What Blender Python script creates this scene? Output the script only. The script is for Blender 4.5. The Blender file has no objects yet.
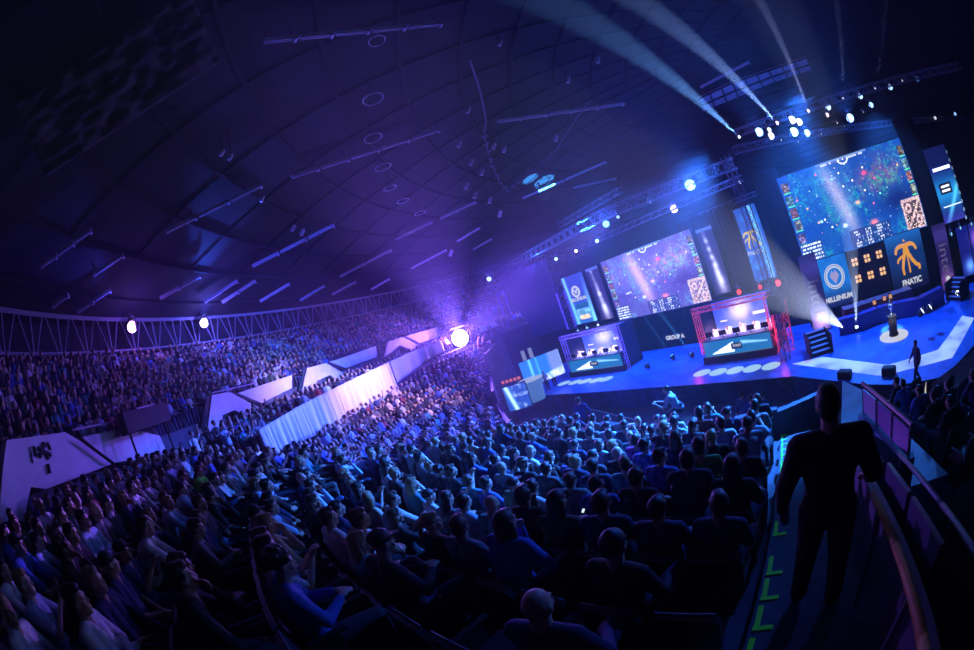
import bpy, math, random
import numpy as np
from mathutils import Vector, Matrix
sc = bpy.context.scene
rnd = random.Random(7)
PI = math.pi
R = math.radians
COL = sc.collection
CAMH = 8.8          # camera height above the arena floor; geometry is laid out relative to the eye and raised at the end

# ---------------------------------------------------------------- camera (15 mm fisheye, tilted)
PITCH, ROLL, FPX = R(-1.0), R(19.0), 405.8
def cam_to_world(x, y, z):
    c, s = math.cos(ROLL), math.sin(ROLL)
    X, Z = x*c+z*s, -x*s+z*c
    c, s = math.cos(PITCH), math.sin(PITCH)
    return Vector((X, y*c-Z*s, y*s+Z*c))
def ray(px, py):
    u, v = px-487.0, -(py-325.0)
    r = max(math.hypot(u, v), 1e-6)
    th = 2*math.asin(min(r/(2*FPX), 1))
    s = math.sin(th)/r
    return cam_to_world(u*s, math.cos(th), v*s)
def project(p):
    d = Vector(p).normalized()
    rt, fw, up = cam_to_world(1, 0, 0), cam_to_world(0, 1, 0), cam_to_world(0, 0, 1)
    x, y, z = d.dot(rt), d.dot(fw), d.dot(up)
    th = math.acos(max(-1, min(1, y))); q = math.hypot(x, z) or 1e-9
    r = 2*FPX*math.sin(th/2)
    return 487+x/q*r, 325-z/q*r
def at_z(px, py, z):
    r = ray(px, py); return r*(z/r.z)
def at_d(px, py, d):            # d: horizontal distance
    r = ray(px, py); return r*(d/math.hypot(r.x, r.y))
def at_plane(px, py, o, d):     # vertical plane through (x, y) along d
    r = ray(px, py); n = (d[1], -d[0])
    return r*((n[0]*o[0]+n[1]*o[1])/(n[0]*r.x+n[1]*r.y))
AC = (28.7, 16.0)               # centre of the round hall
QC = (13.5, 16.5)               # centre of the lower rows
RIM = 46.0
def adist(x, y): return math.hypot(x-AC[0], y-AC[1])
def roof_z(x, y): return 6.0+7.0*(1-(adist(x, y)/RIM)**2)
def at_roof(px, py, off=0.0):
    r = ray(px, py); lo, hi = 1.0, 120.0
    f = lambda t: r.z*t-(roof_z(r.x*t, r.y*t)-off)
    t = lo
    while t < hi and f(t) < 0: t += .25
    a, b = t-.25, t
    for _ in range(24):
        m = (a+b)/2
        if f(m) < 0: a = m
        else: b = m
    return r*a

cd = bpy.data.cameras.new('camera'); cam = bpy.data.objects.new('camera', cd); COL.objects.link(cam)
cd.type = 'PANO'; cd.panorama_type = 'FISHEYE_EQUISOLID'; cd.fisheye_lens = 15.0; cd.fisheye_fov = PI*1.08
cd.sensor_width = 36.0; cd.sensor_height = 36.0*650/974; cd.clip_end = 300; cd.clip_start = .05
rt, fw, up = cam_to_world(1, 0, 0), cam_to_world(0, 1, 0), cam_to_world(0, 0, 1)
cam.matrix_world = Matrix(((rt.x, up.x, -fw.x, 0), (rt.y, up.y, -fw.y, 0), (rt.z, up.z, -fw.z, 0), (0, 0, 0, 1)))
sc.camera = cam

# ---------------------------------------------------------------- materials
def mat(name, base=(.5, .5, .5), rough=.6, metal=0.0, emit=None, es=0.0, noise=None, objcol=False, spec=.5):
    m = bpy.data.materials.new(name); m.use_nodes = True
    nt = m.node_tree; b = nt.nodes['Principled BSDF']
    b.inputs['Base Color'].default_value = (*base, 1); b.inputs['Roughness'].default_value = rough
    b.inputs['Metallic'].default_value = metal; b.inputs['Specular IOR Level'].default_value = spec
    src = None
    if objcol:
        oi = nt.nodes.new('ShaderNodeObjectInfo'); src = oi.outputs['Color']
    if noise:
        sc_, amt = noise
        tx = nt.nodes.new('ShaderNodeTexCoord'); n = nt.nodes.new('ShaderNodeTexNoise'); n.inputs['Scale'].default_value = sc_; n.inputs['Detail'].default_value = 5
        nt.links.new(tx.outputs['Object'], n.inputs['Vector'])
        mr = nt.nodes.new('ShaderNodeMapRange'); mr.inputs['From Min'].default_value = .3; mr.inputs['From Max'].default_value = .7
        mr.inputs['To Min'].default_value = 1-amt; mr.inputs['To Max'].default_value = 1+amt
        nt.links.new(n.outputs['Fac'], mr.inputs['Value'])
        mx = nt.nodes.new('ShaderNodeMix'); mx.data_type = 'RGBA'; mx.blend_type = 'MULTIPLY'; mx.inputs['Factor'].default_value = 1
        if src: nt.links.new(src, mx.inputs['A'])
        else: mx.inputs['A'].default_value = (*base, 1)
        cb = nt.nodes.new('ShaderNodeCombineColor')
        for k in range(3): nt.links.new(mr.outputs['Result'], cb.inputs[k])
        nt.links.new(cb.outputs[0], mx.inputs['B']); src = mx.outputs['Result']
        bp = nt.nodes.new('ShaderNodeBump'); bp.inputs['Strength'].default_value = .25; bp.inputs['Distance'].default_value = .01
        nt.links.new(n.outputs['Fac'], bp.inputs['Height']); nt.links.new(bp.outputs['Normal'], b.inputs['Normal'])
    if src: nt.links.new(src, b.inputs['Base Color'])
    if emit:
        b.inputs['Emission Color'].default_value = (*emit, 1); b.inputs['Emission Strength'].default_value = es
        m.cycles.emission_sampling = 'NONE'
    return m
def emit_attr(name, es, sample='NONE'):
    m = bpy.data.materials.new(name); m.use_nodes = True; nt = m.node_tree
    b = nt.nodes['Principled BSDF']; a = nt.nodes.new('ShaderNodeVertexColor'); a.layer_name = 'Col'
    b.inputs['Base Color'].default_value = (.01, .01, .012, 1); b.inputs['Roughness'].default_value = .35
    nt.links.new(a.outputs['Color'], b.inputs['Emission Color']); b.inputs['Emission Strength'].default_value = es
    m.cycles.emission_sampling = sample
    return m
def attr_mat(name, rough=.75):
    m = bpy.data.materials.new(name); m.use_nodes = True; nt = m.node_tree
    b = nt.nodes['Principled BSDF']; a = nt.nodes.new('ShaderNodeVertexColor'); a.layer_name = 'Col'
    nt.links.new(a.outputs['Color'], b.inputs['Base Color']); b.inputs['Roughness'].default_value = rough
    return m

# ---------------------------------------------------------------- mesh building
class MB:
    def __init__(s): s.v = []; s.f = []; s.m = []; s.cur = 0
    def add(s, vs, fs):
        n = len(s.v); s.v += [tuple(v) for v in vs]; s.f += [tuple(n+i for i in f) for f in fs]; s.m += [s.cur]*len(fs)
    def box(s, c, d, rz=0.0, M=None):
        x, y, z = d[0]/2, d[1]/2, d[2]/2
        vs = [Vector((i*x, j*y, k*z)) for i in (-1, 1) for j in (-1, 1) for k in (-1, 1)]
        if M is not None: vs = [M @ v for v in vs]
        elif rz: q = Matrix.Rotation(rz, 3, 'Z'); vs = [q @ v for v in vs]
        c = Vector(c)
        s.add([v+c for v in vs], [(0, 1, 3, 2), (4, 6, 7, 5), (0, 4, 5, 1), (2, 3, 7, 6), (0, 2, 6, 4), (1, 5, 7, 3)])
    def rbox(s, c, d, b=.01, M=None):      # box with chamfered vertical and top edges
        x, y, z = d[0]/2, d[1]/2, d[2]/2
        def ring(ix, zz): return [(-x+ix, -y, zz), (x-ix, -y, zz), (x, -y+ix, zz), (x, y-ix, zz), (x-ix, y, zz), (-x+ix, y, zz), (-x, y-ix, zz), (-x, -y+ix, zz)]
        def ins(r, q): return [(vx*(1-q/x), vy*(1-q/y), vz) for vx, vy, vz in r]
        rings = [ins(ring(b, -z), b), ring(b, -z+b), ring(b, z-b), ins(ring(b, z), b)]
        vs = [Vector(p) for r in rings for p in r]
        if M is not None: vs = [M @ v for v in vs]
        fs = [tuple(range(7, -1, -1)), tuple(range(24, 32))]
        for k in range(3):
            for i in range(8): j = (i+1) % 8; fs.append((k*8+i, k*8+j, k*8+8+j, k*8+8+i))
        c = Vector(c); s.add([v+c for v in vs], fs)
    def cyl(s, p0, p1, r0, r1=None, n=10, cap=True):
        r1 = r0 if r1 is None else r1; p0, p1 = Vector(p0), Vector(p1); a = (p1-p0)
        if a.length < 1e-6: return
        a.normalize(); u = a.orthogonal().normalized(); w = a.cross(u)
        vs = []
        for p, r in ((p0, r0), (p1, r1)):
            for i in range(n): t = 2*PI*i/n; vs.append(p+(u*math.cos(t)+w*math.sin(t))*r)
        fs = [(i, (i+1) % n, n+(i+1) % n, n+i) for i in range(n)]
        if cap: fs += [tuple(range(n-1, -1, -1)), tuple(range(n, 2*n))]
        s.add(vs, fs)
    def lathe(s, prof, c=(0, 0, 0), n=20, M=None):
        vs = []; c = Vector(c)
        for r, z in prof:
            for i in range(n):
                t = 2*PI*i/n; p = Vector((r*math.cos(t), r*math.sin(t), z)); vs.append((M @ p if M is not None else p)+c)
        fs = [(k*n+i, k*n+(i+1) % n, k*n+n+(i+1) % n, k*n+n+i) for k in range(len(prof)-1) for i in range(n)]
        fs += [tuple(range(n-1, -1, -1)), tuple(range((len(prof)-1)*n, len(prof)*n))]
        s.add(vs, fs)
    def capsule(s, p0, r0, p1, r1, n=12):
        p0, p1 = Vector(p0), Vector(p1); a = p1-p0
        a = a.normalized() if a.length > 1e-6 else Vector((0, 0, 1)); u = a.orthogonal().normalized(); w = a.cross(u)
        vs = []; rings = []
        for p, r, sg in ((p0, r0, -1), (p1, r1, 1)):
            ang = [(-75, -45, -15), (15, 45, 75)][sg > 0]
            for t in ang:
                t = R(t); rings.append((p+a*(math.sin(t)*r), r*math.cos(t)))
        for p, r in rings:
            for i in range(n): t = 2*PI*i/n; vs.append(p+(u*math.cos(t)+w*math.sin(t))*r)
        fs = [(k*n+i, k*n+(i+1) % n, k*n+n+(i+1) % n, k*n+n+i) for k in range(len(rings)-1) for i in range(n)]
        fs += [tuple(range(n-1, -1, -1)), tuple(range((len(rings)-1)*n, len(rings)*n))]
        s.add(vs, fs)
    def ell(s, c, r, M=None, n=16, k=10):
        c = Vector(c); vs = []
        for j in range(1, k):
            t = PI*j/k
            for i in range(n):
                q = 2*PI*i/n; p = Vector((r[0]*math.sin(t)*math.cos(q), r[1]*math.sin(t)*math.sin(q), -r[2]*math.cos(t)))
                vs.append((M @ p if M is not None else p)+c)
        fs = [(a*n+i, a*n+(i+1) % n, a*n+n+(i+1) % n, a*n+n+i) for a in range(k-2) for i in range(n)]
        fs += [tuple(range(n-1, -1, -1)), tuple(range((k-2)*n, (k-1)*n))]
        s.add(vs, fs)
    def torus(s, c, r, q, n=28, k=8, M=None):
        c = Vector(c); vs = []
        for i in range(n):
            a = 2*PI*i/n
            for j in range(k):
                b = 2*PI*j/k; p = Vector(((r+q*math.cos(b))*math.cos(a), (r+q*math.cos(b))*math.sin(a), q*math.sin(b)))
                vs.append((M @ p if M is not None else p)+c)
        s.add(vs, [(i*k+j, ((i+1) % n)*k+j, ((i+1) % n)*k+(j+1) % k, i*k+(j+1) % k) for i in range(n) for j in range(k)])
    def prism(s, poly, y0, y1):   # polygon in x-z, extruded in y
        n = len(poly); vs = [(x, y0, z) for x, z in poly]+[(x, y1, z) for x, z in poly]
        s.add(vs, [tuple(range(n)), tuple(range(2*n-1, n-1, -1))]+[(i, i+n, (i+1) % n+n, (i+1) % n) for i in range(n)])
    def slab(s, poly, z0, z1):    # polygon in x-y, extruded in z
        n = len(poly); vs = [(x, y, z0) for x, y in poly]+[(x, y, z1) for x, y in poly]
        s.add(vs, [tuple(range(n-1, -1, -1)), tuple(range(n, 2*n))]+[(i, (i+1) % n, (i+1) % n+n, i+n) for i in range(n)])
    def mesh(s, name, mats=(), smooth=False):
        me = bpy.data.meshes.new(name); me.from_pydata(s.v, [], s.f)
        for m in (mats if isinstance(mats, (list, tuple)) else [mats]): me.materials.append(m)
        if len(me.materials) > 1: me.polygons.foreach_set('material_index', s.m)
        if smooth: me.polygons.foreach_set('use_smooth', [True]*len(me.polygons))
        me.update(); return me
    def obj(s, name, mats, parent=None, smooth=False, loc=None, rz=None):
        return link(name, s.mesh(name, mats, smooth), parent, loc, rz)
def link(name, me, parent=None, loc=None, rz=None):
    o = bpy.data.objects.new(name, me); COL.objects.link(o)
    if parent is not None: o.parent = parent
    if loc is not None: o.location = loc
    if rz is not None: o.rotation_euler = (0, 0, rz)
    return o
def tag(o, label=None, cat=None, group=None, kind=None):
    if label: o['label'] = label
    if cat: o['category'] = cat
    if group: o['group'] = group
    if kind: o['kind'] = kind
    return o
def thing(name, label, cat, loc=(0, 0, 0), rz=0.0, group=None):
    return tag(link(name, None, None, loc, rz), label, cat, group)
def copy_tree(o, parent=None):
    c = o.copy(); COL.objects.link(c); c.parent = parent
    for ch in list(o.children): copy_tree(ch, c)
    return c
def voxel(mb, name, size, mats, smooth_it=2):
    me = mb.mesh(name+'_raw'); ob = bpy.data.objects.new(name+'_tmp', me); COL.objects.link(ob)
    m = ob.modifiers.new('r', 'REMESH'); m.mode = 'VOXEL'; m.voxel_size = size; m.use_smooth_shade = True
    if smooth_it: q = ob.modifiers.new('s', 'SMOOTH'); q.factor = .5; q.iterations = smooth_it
    dg = bpy.context.evaluated_depsgraph_get(); out = bpy.data.meshes.new_from_object(ob.evaluated_get(dg))
    out.name = name; bpy.data.objects.remove(ob); bpy.data.meshes.remove(me)
    out.materials.clear()
    for k in (mats if isinstance(mats, (list, tuple)) else [mats]): out.materials.append(k)
    out.polygons.foreach_set('use_smooth', [True]*len(out.polygons))
    return out
def text_mesh(txt, size, m, depth=.01, align='CENTER', bold=0.0):
    cu = bpy.data.curves.new('lettering', 'FONT'); cu.body = txt; cu.size = size; cu.extrude = depth; cu.offset = bold
    cu.align_x = align; cu.align_y = 'CENTER'
    ob = bpy.data.objects.new('t', cu); COL.objects.link(ob)
    dg = bpy.context.evaluated_depsgraph_get(); me = bpy.data.meshes.new_from_object(ob.evaluated_get(dg))
    bpy.data.objects.remove(ob); me.transform(Matrix.Rotation(PI/2, 4, 'X')); me.materials.clear(); me.materials.append(m)
    return me
def frame(pl, pr):
    d = Vector((pr[0]-pl[0], pr[1]-pl[1])); return d.length, math.atan2(d.y, d.x)
def lattice(mb, p0, p1, w=.35, h=.35, r=.028, seg=.45, q=.016):
    """box truss between two points"""
    p0, p1 = Vector(p0), Vector(p1); a = p1-p0; L = a.length; a.normalize()
    s = a.cross(Vector((0, 0, 1)))
    if s.length < .1: s = Vector((1, 0, 0))
    s.normalize(); t = s.cross(a).normalized()
    cs = [s*w/2+t*h/2, s*w/2-t*h/2, -s*w/2-t*h/2, -s*w/2+t*h/2]
    for c in cs: mb.cyl(p0+c, p1+c, r, n=5)
    n = max(2, int(L/seg))
    for i in range(n):
        for k in range(4):
            c0, c1 = (cs[k], cs[(k+1) % 4]) if i % 2 else (cs[(k+1) % 4], cs[k])
            mb.cyl(p0+a*(L*i/n)+c0, p0+a*(L*(i+1)/n)+c1, q, n=4, cap=False)
        for k in range(4) if i % 2 == 0 else (): mb.cyl(p0+a*(L*i/n)+cs[k], p0+a*(L*i/n)+cs[(k+1) % 4], q, n=4, cap=False)
    return mb
ORD = ['first', 'second', 'third', 'fourth', 'fifth', 'sixth', 'seventh', 'eighth', 'ninth', 'tenth', 'eleventh', 'twelfth', 'thirteenth', 'fourteenth', 'fifteenth', 'sixteenth', 'seventeenth', 'eighteenth', 'nineteenth', 'twentieth']
TENS = {2: 'twenty', 3: 'thirty', 4: 'forty', 5: 'fifty', 6: 'sixty', 7: 'seventy', 8: 'eighty'}
def ordinal(n):
    if n <= 20: return ORD[n-1]
    t, u = divmod(n, 10)
    return (TENS[t][:-1]+'ieth') if u == 0 else TENS[t]+'-'+ORD[u-1]
M_conc = mat('painted_concrete', (.10, .11, .14), .8, noise=(3, .25))
M_dark = mat('black_cloth', (.006, .006, .008), .95)
M_roof = mat('roof_lining', (.005, .005, .010), .85, noise=(.6, .35))
M_seatpl = mat('seat_plastic', (.035, .04, .055), .45)
M_metal = mat('truss_metal', (.22, .23, .28), .5, metal=.5)
M_black = mat('black_metal', (.010, .010, .012), .7)
M_white = mat('white_paint', (.75, .76, .8), .6, noise=(2, .08))
M_cloth = mat('cloth', objcol=True, rough=.85, noise=(30, .12))
M_skin = mat('skin', objcol=True, rough=.5)
M_hair = mat('hair', objcol=True, rough=.55)
M_eye = mat('eye_white', (.7, .7, .72), .2)
M_curt = mat('white_drape', (.8, .78, .82), .8)
M_tape = mat('green_tape', (.12, .9, .05), .6, emit=(.10, 1.0, .03), es=.035)
M_wood = mat('wooden_handrail', (.5, .24, .06), .55, noise=(12, .2))
M_glow = {}
def glow(name, c, es):
    k = (name, c, es)
    if k not in M_glow: M_glow[k] = mat(name, (.02, .02, .02), .4, emit=c, es=es)
    return M_glow[k]
M_crowd = attr_mat('crowd_clothes')
M_screen = emit_attr('led_wall', 2.8)
M_print = attr_mat('printed_banner', .5)
# ---------------------------------------------------------------- people
# A pose is a dict of joints (metres, origin on the ground under the hips, facing +Y).
def V3(*a): return Vector(a)
def seated(hl=(-.13, .38, .60), hr=(.13, .38, .60), el=(-.27, .06, .74), er=(.27, .06, .74), lean=0.0, head=(0, 0, 0), legs=0, yaw=0.0):
    ly = lean
    return dict(kind='sit', pel=V3(0, 0, .56), wa=V3(0, -.03+ly*.25, .74), ch=V3(0, -.05+ly*.7, .95), nk=V3(0, -.03+ly, 1.10), hd=V3(head[0]*.02, .0+ly*1.12+head[1]*.04, 1.235-abs(ly)*.15),
        sh=.175, el=[V3(*el)+V3(0, ly*.7, 0), V3(*er)+V3(0, ly*.7, 0)], ha=[V3(*hl), V3(*hr)],
        kn=[V3(-.15, .46, .54), V3(.15, .46, .54)] if legs == 0 else [V3(-.14, .46, .54), V3(.05, .5, .64)],
        an=[V3(-.15, .44, .10), V3(.15, .44, .10)] if legs == 0 else [V3(-.12, .42, .10), V3(-.12, .66, .38)],
        yaw=head[2], pitch=-.15*head[1])
def head_parts(mb, c, M):
    f = lambda x, y, z: c+M @ Vector((x, y, z))
    mb.ell(f(0, -.012, .02), (.074, .095, .098), M)          # skull
    mb.ell(f(0, .025, -.045), (.056, .068, .072), M)         # face and jaw
    mb.capsule(f(0, .062, -.092), .026, f(0, .055, -.085), .03)   # chin
    mb.capsule(f(0, .086, .012), .010, f(0, .108, -.028), .014, 8)   # nose
    mb.capsule(f(-.04, .078, .022), .012, f(.04, .078, .022), .012, 8)   # brow
    mb.capsule(f(-.022, .088, -.062), .009, f(.022, .088, -.062), .009, 8)   # lips
    for s in (-1, 1):
        mb.ell(f(s*.076, -.008, -.012), (.011, .022, .032), M, 10, 8)  # ears
        mb.ell(f(s*.038, .068, -.028), (.022, .02, .022), M, 8, 6)   # cheeks
def hand_parts(mb, wr, d, side, n, curl=.5):
    """palm with four fingers and a thumb; d: direction of the hand, n: back of the hand"""
    d = d.normalized(); n = (n-d*n.dot(d)).normalized(); w = d.cross(n)*side
    pc = wr+d*.045
    mb.capsule(wr+w*.0, .024, wr+d*.03, .027, 8)
    for k in range(4): mb.capsule(wr+d*.03+w*(k-1.5)*.018, .015, wr+d*.085+w*(k-1.5)*.020, .011, 8)
    ln = (.062, .075, .070, .055)
    for k in range(4):
        b = wr+d*.088+w*(1.5-k)*.021; dd = (d*math.cos(curl)-n*math.sin(curl)).normalized(); m = b+dd*ln[k]*.55
        d2 = (d*math.cos(curl*2.1)-n*math.sin(curl*2.1)).normalized()
        mb.capsule(b, .0095, m, .0088, 7); mb.capsule(m, .0088, m+d2*ln[k]*.5, .0075, 7)
    tb = wr+d*.03+w*.030; t1 = tb+(d*.6+w*.7-n*.3).normalized()*.035
    mb.capsule(wr+d*.015+w*.016, .016, tb, .014, 7); mb.capsule(tb, .013, t1, .011, 7); mb.capsule(t1, .011, t1+(d*.9+w*.1-n*.4).normalized()*.03, .009, 7)
def body_mb(P, slim=1.0):
    mb = MB(); s = P['sh']*slim
    sh = [P['nk']+V3(-s, -.01, -.07), P['nk']+V3(s, -.01, -.07)]
    pel, wa, ch, nk, hd = P['pel'], P['wa'], P['ch'], P['nk'], P['hd']
    for q in (-1, 1):
        mb.capsule(pel+V3(q*.07, 0, 0), .105, wa+V3(q*.045, 0, 0), .095)
        mb.capsule(wa+V3(q*.045, 0, 0), .095, ch+V3(q*.07, 0, 0), .105)
        mb.capsule(ch+V3(q*.07, 0, .02), .095, nk+V3(q*.09, -.01, -.075), .062)
        i = 0 if q < 0 else 1
        mb.capsule(nk+V3(q*.05, -.01, -.06), .055, sh[i], .056)
        mb.capsule(sh[i], .054, P['el'][i], .041); w = P['ha'][i]
        mb.capsule(P['el'][i], .040, w, .026)
        hip = pel+V3(q*.10, .0, -.02)
        mb.capsule(hip, .095, P['kn'][i], .062); mb.capsule(P['kn'][i], .06, P['an'][i], .038)
        ft = P.get('ft', [V3(0, 1, 0)]*2)[i]
        mb.capsule(P['an'][i]+V3(0, 0, -.05), .04, P['an'][i]+ft*.15+V3(0, 0, -.065), .034)
        d = P.get('hd_dir', [None, None])[i] or (w-P['el'][i]); nn = P.get('hd_n', [V3(0, 0, 1)]*2)[i]
        hand_parts(mb, w, d, -q, nn, P.get('curl', .35))
    mb.capsule(nk+V3(0, -.01, -.06), .070, hd+V3(0, -.02, -.05), .060)
    M = Matrix.Rotation(P['yaw'], 3, 'Z') @ Matrix.Rotation(P['pitch'], 3, 'X')
    head_parts(mb, hd, M)
    return mb
def shirt_mb(P, sleeves='long', slim=1.0, hood=False):
    mb = MB(); s = P['sh']*slim; e = .018+P.get('bulk', 0)
    sh = [P['nk']+V3(-s, -.01, -.07), P['nk']+V3(s, -.01, -.07)]
    pel, wa, ch, nk = P['pel'], P['wa'], P['ch'], P['nk']
    for q in (-1, 1):
        i = 0 if q < 0 else 1
        mb.capsule(pel+V3(q*.065, 0, .03), .112+e, wa+V3(q*.045, 0, 0), .10+e)
        mb.capsule(wa+V3(q*.045, 0, 0), .10+e, ch+V3(q*.07, 0, 0), .108+e)
        mb.capsule(ch+V3(q*.07, 0, .02), .098+e, nk+V3(q*.09, -.01, -.08), .06+e)
        mb.capsule(nk+V3(q*.045, -.01, -.055), .058+e, sh[i], .060+e)
        if sleeves == 'long':
            mb.capsule(sh[i], .058+e, P['el'][i], .045+e*.8); mb.capsule(P['el'][i], .044+e*.8, P['el'][i].lerp(P['ha'][i], .93), .028+e*.6)
        else:
            m = sh[i].lerp(P['el'][i], .75); mb.capsule(sh[i], .058+e, m, .050+e)
    if hood:
        mb.capsule(nk+V3(-.07, -.05, -.01), .045, nk+V3(.07, -.05, -.01), .045); mb.capsule(nk+V3(-.06, -.09, -.05), .05, nk+V3(.06, -.09, -.05), .05)
    return mb
def trousers_mb(P):
    mb = MB(); e = .016+P.get('bulk', 0); pel = P['pel']
    for q in (-1, 1):
        i = 0 if q < 0 else 1
        mb.capsule(pel+V3(q*.07, 0, .0), .108+e, pel+V3(q*.05, 0, .08), .10+e)
        mb.capsule(pel+V3(q*.10, 0, -.02), .098+e, P['kn'][i], .066+e); mb.capsule(P['kn'][i], .064+e, P['an'][i], .046+e)
    return mb
def shoe_mb(P, i):
    mb = MB(); a = P['an'][i]; ft = P.get('ft', [V3(0, 1, 0)]*2)[i]
    mb.capsule(a+V3(0, 0, -.045)-ft*.02, .05, a+ft*.16+V3(0, 0, -.062), .042); mb.capsule(a, .05, a+V3(0, 0, -.05), .05)
    return mb
def hair_mb(kind):      # in head space
    mb = MB()
    if kind == 'short':
        mb.ell((0, -.028, .042), (.082, .096, .090)); mb.ell((0, -.060, -.01), (.070, .058, .070)); mb.ell((0, .035, .085), (.06, .052, .035))
        mb.capsule((-.072, .015, .04), .016, (-.076, .0, -.005), .010, 8); mb.capsule((.072, .015, .04), .016, (.076, .0, -.005), .010, 8)
    elif kind == 'curly':
        q = random.Random(3); mb.ell((0, -.03, .05), (.095, .108, .095))
        for k in range(46):
            a, b = q.uniform(0, 2*PI), q.uniform(-.2, 1.4); r = .1
            x, y, z = r*math.cos(a)*math.cos(b), r*math.sin(a)*math.cos(b)-.03, r*math.sin(b)+.035
            if y < .05 or z > .075: mb.ell((x, y, z), (.028,)*3, None, 8, 6)
    elif kind == 'long':
        mb.ell((0, -.026, .042), (.086, .100, .092)); mb.ell((0, .035, .085), (.062, .05, .035))
        for k in range(9):
            t = R(200+k*17.5); x, y = .082*math.cos(t), .085*math.sin(t)-.015
            mb.capsule((x, y, .02), .026, (x*1.12, y*1.1-.01, -.12), .026, 8); mb.capsule((x*1.12, y*1.1-.01, -.12), .026, (x*.95, y*1.0-.02, -.24), .016, 8)
    elif kind == 'cap':
        mb.ell((0, -.018, .05), (.088, .104, .078)); mb.capsule((-.045, .075, .05), .012, (.045, .075, .05), .012, 8)
        mb.ell((0, .115, .045), (.062, .065, .009)); mb.ell((0, -.018, .13), (.012, .012, .008), None, 8, 6)
    elif kind == 'beanie':
        mb.ell((0, -.022, .052), (.090, .106, .095)); mb.ell((0, -.05, .0), (.080, .072, .05)); mb.ell((0, -.03, .14), (.03, .03, .02))
    elif kind == 'ponytail':
        mb.ell((0, -.026, .042), (.082, .098, .090)); mb.ell((0, .035, .085), (.06, .05, .033)); mb.ell((0, -.125, .03), (.028, .03, .028))
        mb.capsule((0, -.14, .02), .026, (0, -.165, -.1), .022, 8); mb.capsule((0, -.165, -.1), .022, (0, -.15, -.2), .010, 8)
    return mb
HAIR = {k: voxel(hair_mb(k), 'hair_'+k, .010, M_hair, 1) for k in ('short', 'curly', 'long', 'cap', 'beanie', 'ponytail')}
HAIRNAME = {'short': 'short hair', 'curly': 'curly hair', 'long': 'long hair', 'cap': 'peaked cap', 'beanie': 'knitted beanie', 'ponytail': 'ponytail', 'bald': 'shaved head'}
def make_variant(P, name, sleeves='long', hood=False, slim=1.0, vox=.012, shoes=False):
    d = dict(P=P, body=voxel(body_mb(P, slim), name+'_body', vox, M_skin), shirt=voxel(shirt_mb(P, sleeves, slim, hood), name+'_shirt', vox*1.15, M_cloth, 3), trousers=voxel(trousers_mb(P), name+'_trousers', vox*1.3, M_cloth, 2))
    if shoes: d['shoe'] = [voxel(shoe_mb(P, i), name+'_shoe', .012, M_cloth, 1) for i in (0, 1)]
    return d
POSES = [
    (seated(), 'long', False, 'hands on knees'),
    (seated(hl=(.10, .20, .80), hr=(-.10, .22, .78), el=(-.25, .05, .80), er=(.25, .05, .80), head=(0, 0, .0)), 'long', False, 'arms folded'),
    (seated(hl=(-.03, .26, 1.07), hr=(.10, .34, .62), el=(-.17, .30, .74), er=(.26, .1, .74), lean=.10, head=(0, 0, .15)), 'long', True, 'chin on hand'),
    (seated(hl=(-.07, .30, .80), hr=(.07, .30, .80), el=(-.24, .08, .78), er=(.24, .08, .78), head=(0, 1, -.1)), 'long', False, 'looking down at hands'),
    (seated(hl=(-.05, .46, .72), hr=(.05, .46, .72), el=(-.17, .28, .72), er=(.17, .28, .72), lean=.20, head=(0, 0, 0)), 'short', False, 'leaning forward on elbows'),
    (seated(hl=(-.02, .26, .66), hr=(.05, .28, .66), el=(-.26, .03, .76), er=(.26, .03, .76), head=(0, 0, .45)), 'short', False, 'head turned aside'),
    (seated(head=(0, 0, -.45), legs=1), 'long', True, 'legs crossed'),
    (seated(hl=(-.05, .32, 1.02), hr=(.05, .32, 1.02), el=(-.22, .16, .84), er=(.22, .16, .84), head=(0, 0, 0)), 'short', False, 'clapping'),
]
VARS = [make_variant(p, 'spectator_%d' % i, sl, hood) for i, (p, sl, hood, _) in enumerate(POSES)]
def person(var, loc, rz, skin, shirt, trousers, hair, haircol, label=None, cat='person', group=None, name='spectator', scale=1.0, headyaw=None):
    P = var['P']; o = link(name, var['body'], None, loc, rz); o.color = (*skin, 1); o.scale = (scale,)*3
    s = link('shirt', var['shirt'], o); s.color = (*shirt, 1)
    t = link('trousers', var['trousers'], o); t.color = (*trousers, 1)
    if hair != 'bald':
        nm = hair if hair in ('cap', 'beanie') else 'hair'
        h = link(nm, HAIR[hair], o); h.color = (*haircol, 1); h.location = P['hd']
        h.rotation_mode = 'XYZ'; h.rotation_euler = (Matrix.Rotation(P['yaw'], 3, 'Z') @ Matrix.Rotation(P['pitch'], 3, 'X')).to_euler()
    for m in var.get('shoe', []):
        q = link('shoe', m, o); q.color = (.02, .02, .025, 1)
    tag(o, label, cat, group)
    return o
SKINS = [(.62, .40, .30), (.55, .34, .25), (.68, .46, .36), (.45, .27, .19)]
HAIRC = {'dark': (.025, .02, .018), 'brown': (.09, .05, .03), 'fair': (.38, .27, .14), 'black': (.01, .01, .012)}
SHIRTS = {'black': (.012, .012, .016), 'navy': (.02, .03, .10), 'pale blue': (.45, .60, .80), 'white': (.78, .78, .80), 'grey': (.20, .21, .23), 'dark grey': (.06, .065, .075), 'teal': (.05, .30, .33), 'blue': (.06, .14, .50),
          'olive': (.10, .12, .06), 'maroon': (.22, .03, .05), 'purple': (.28, .06, .42), 'lime green': (.25, .95, .10), 'green': (.06, .50, .12), 'orange': (.85, .38, .06), 'cream': (.70, .62, .45)}
SH_W = [('black', 22), ('navy', 12), ('dark grey', 12), ('grey', 12), ('pale blue', 7), ('white', 8), ('teal', 4), ('blue', 8), ('olive', 4), ('maroon', 4), ('cream', 4)]
SH_L = [k for k, w in SH_W for _ in range(w)]
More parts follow.
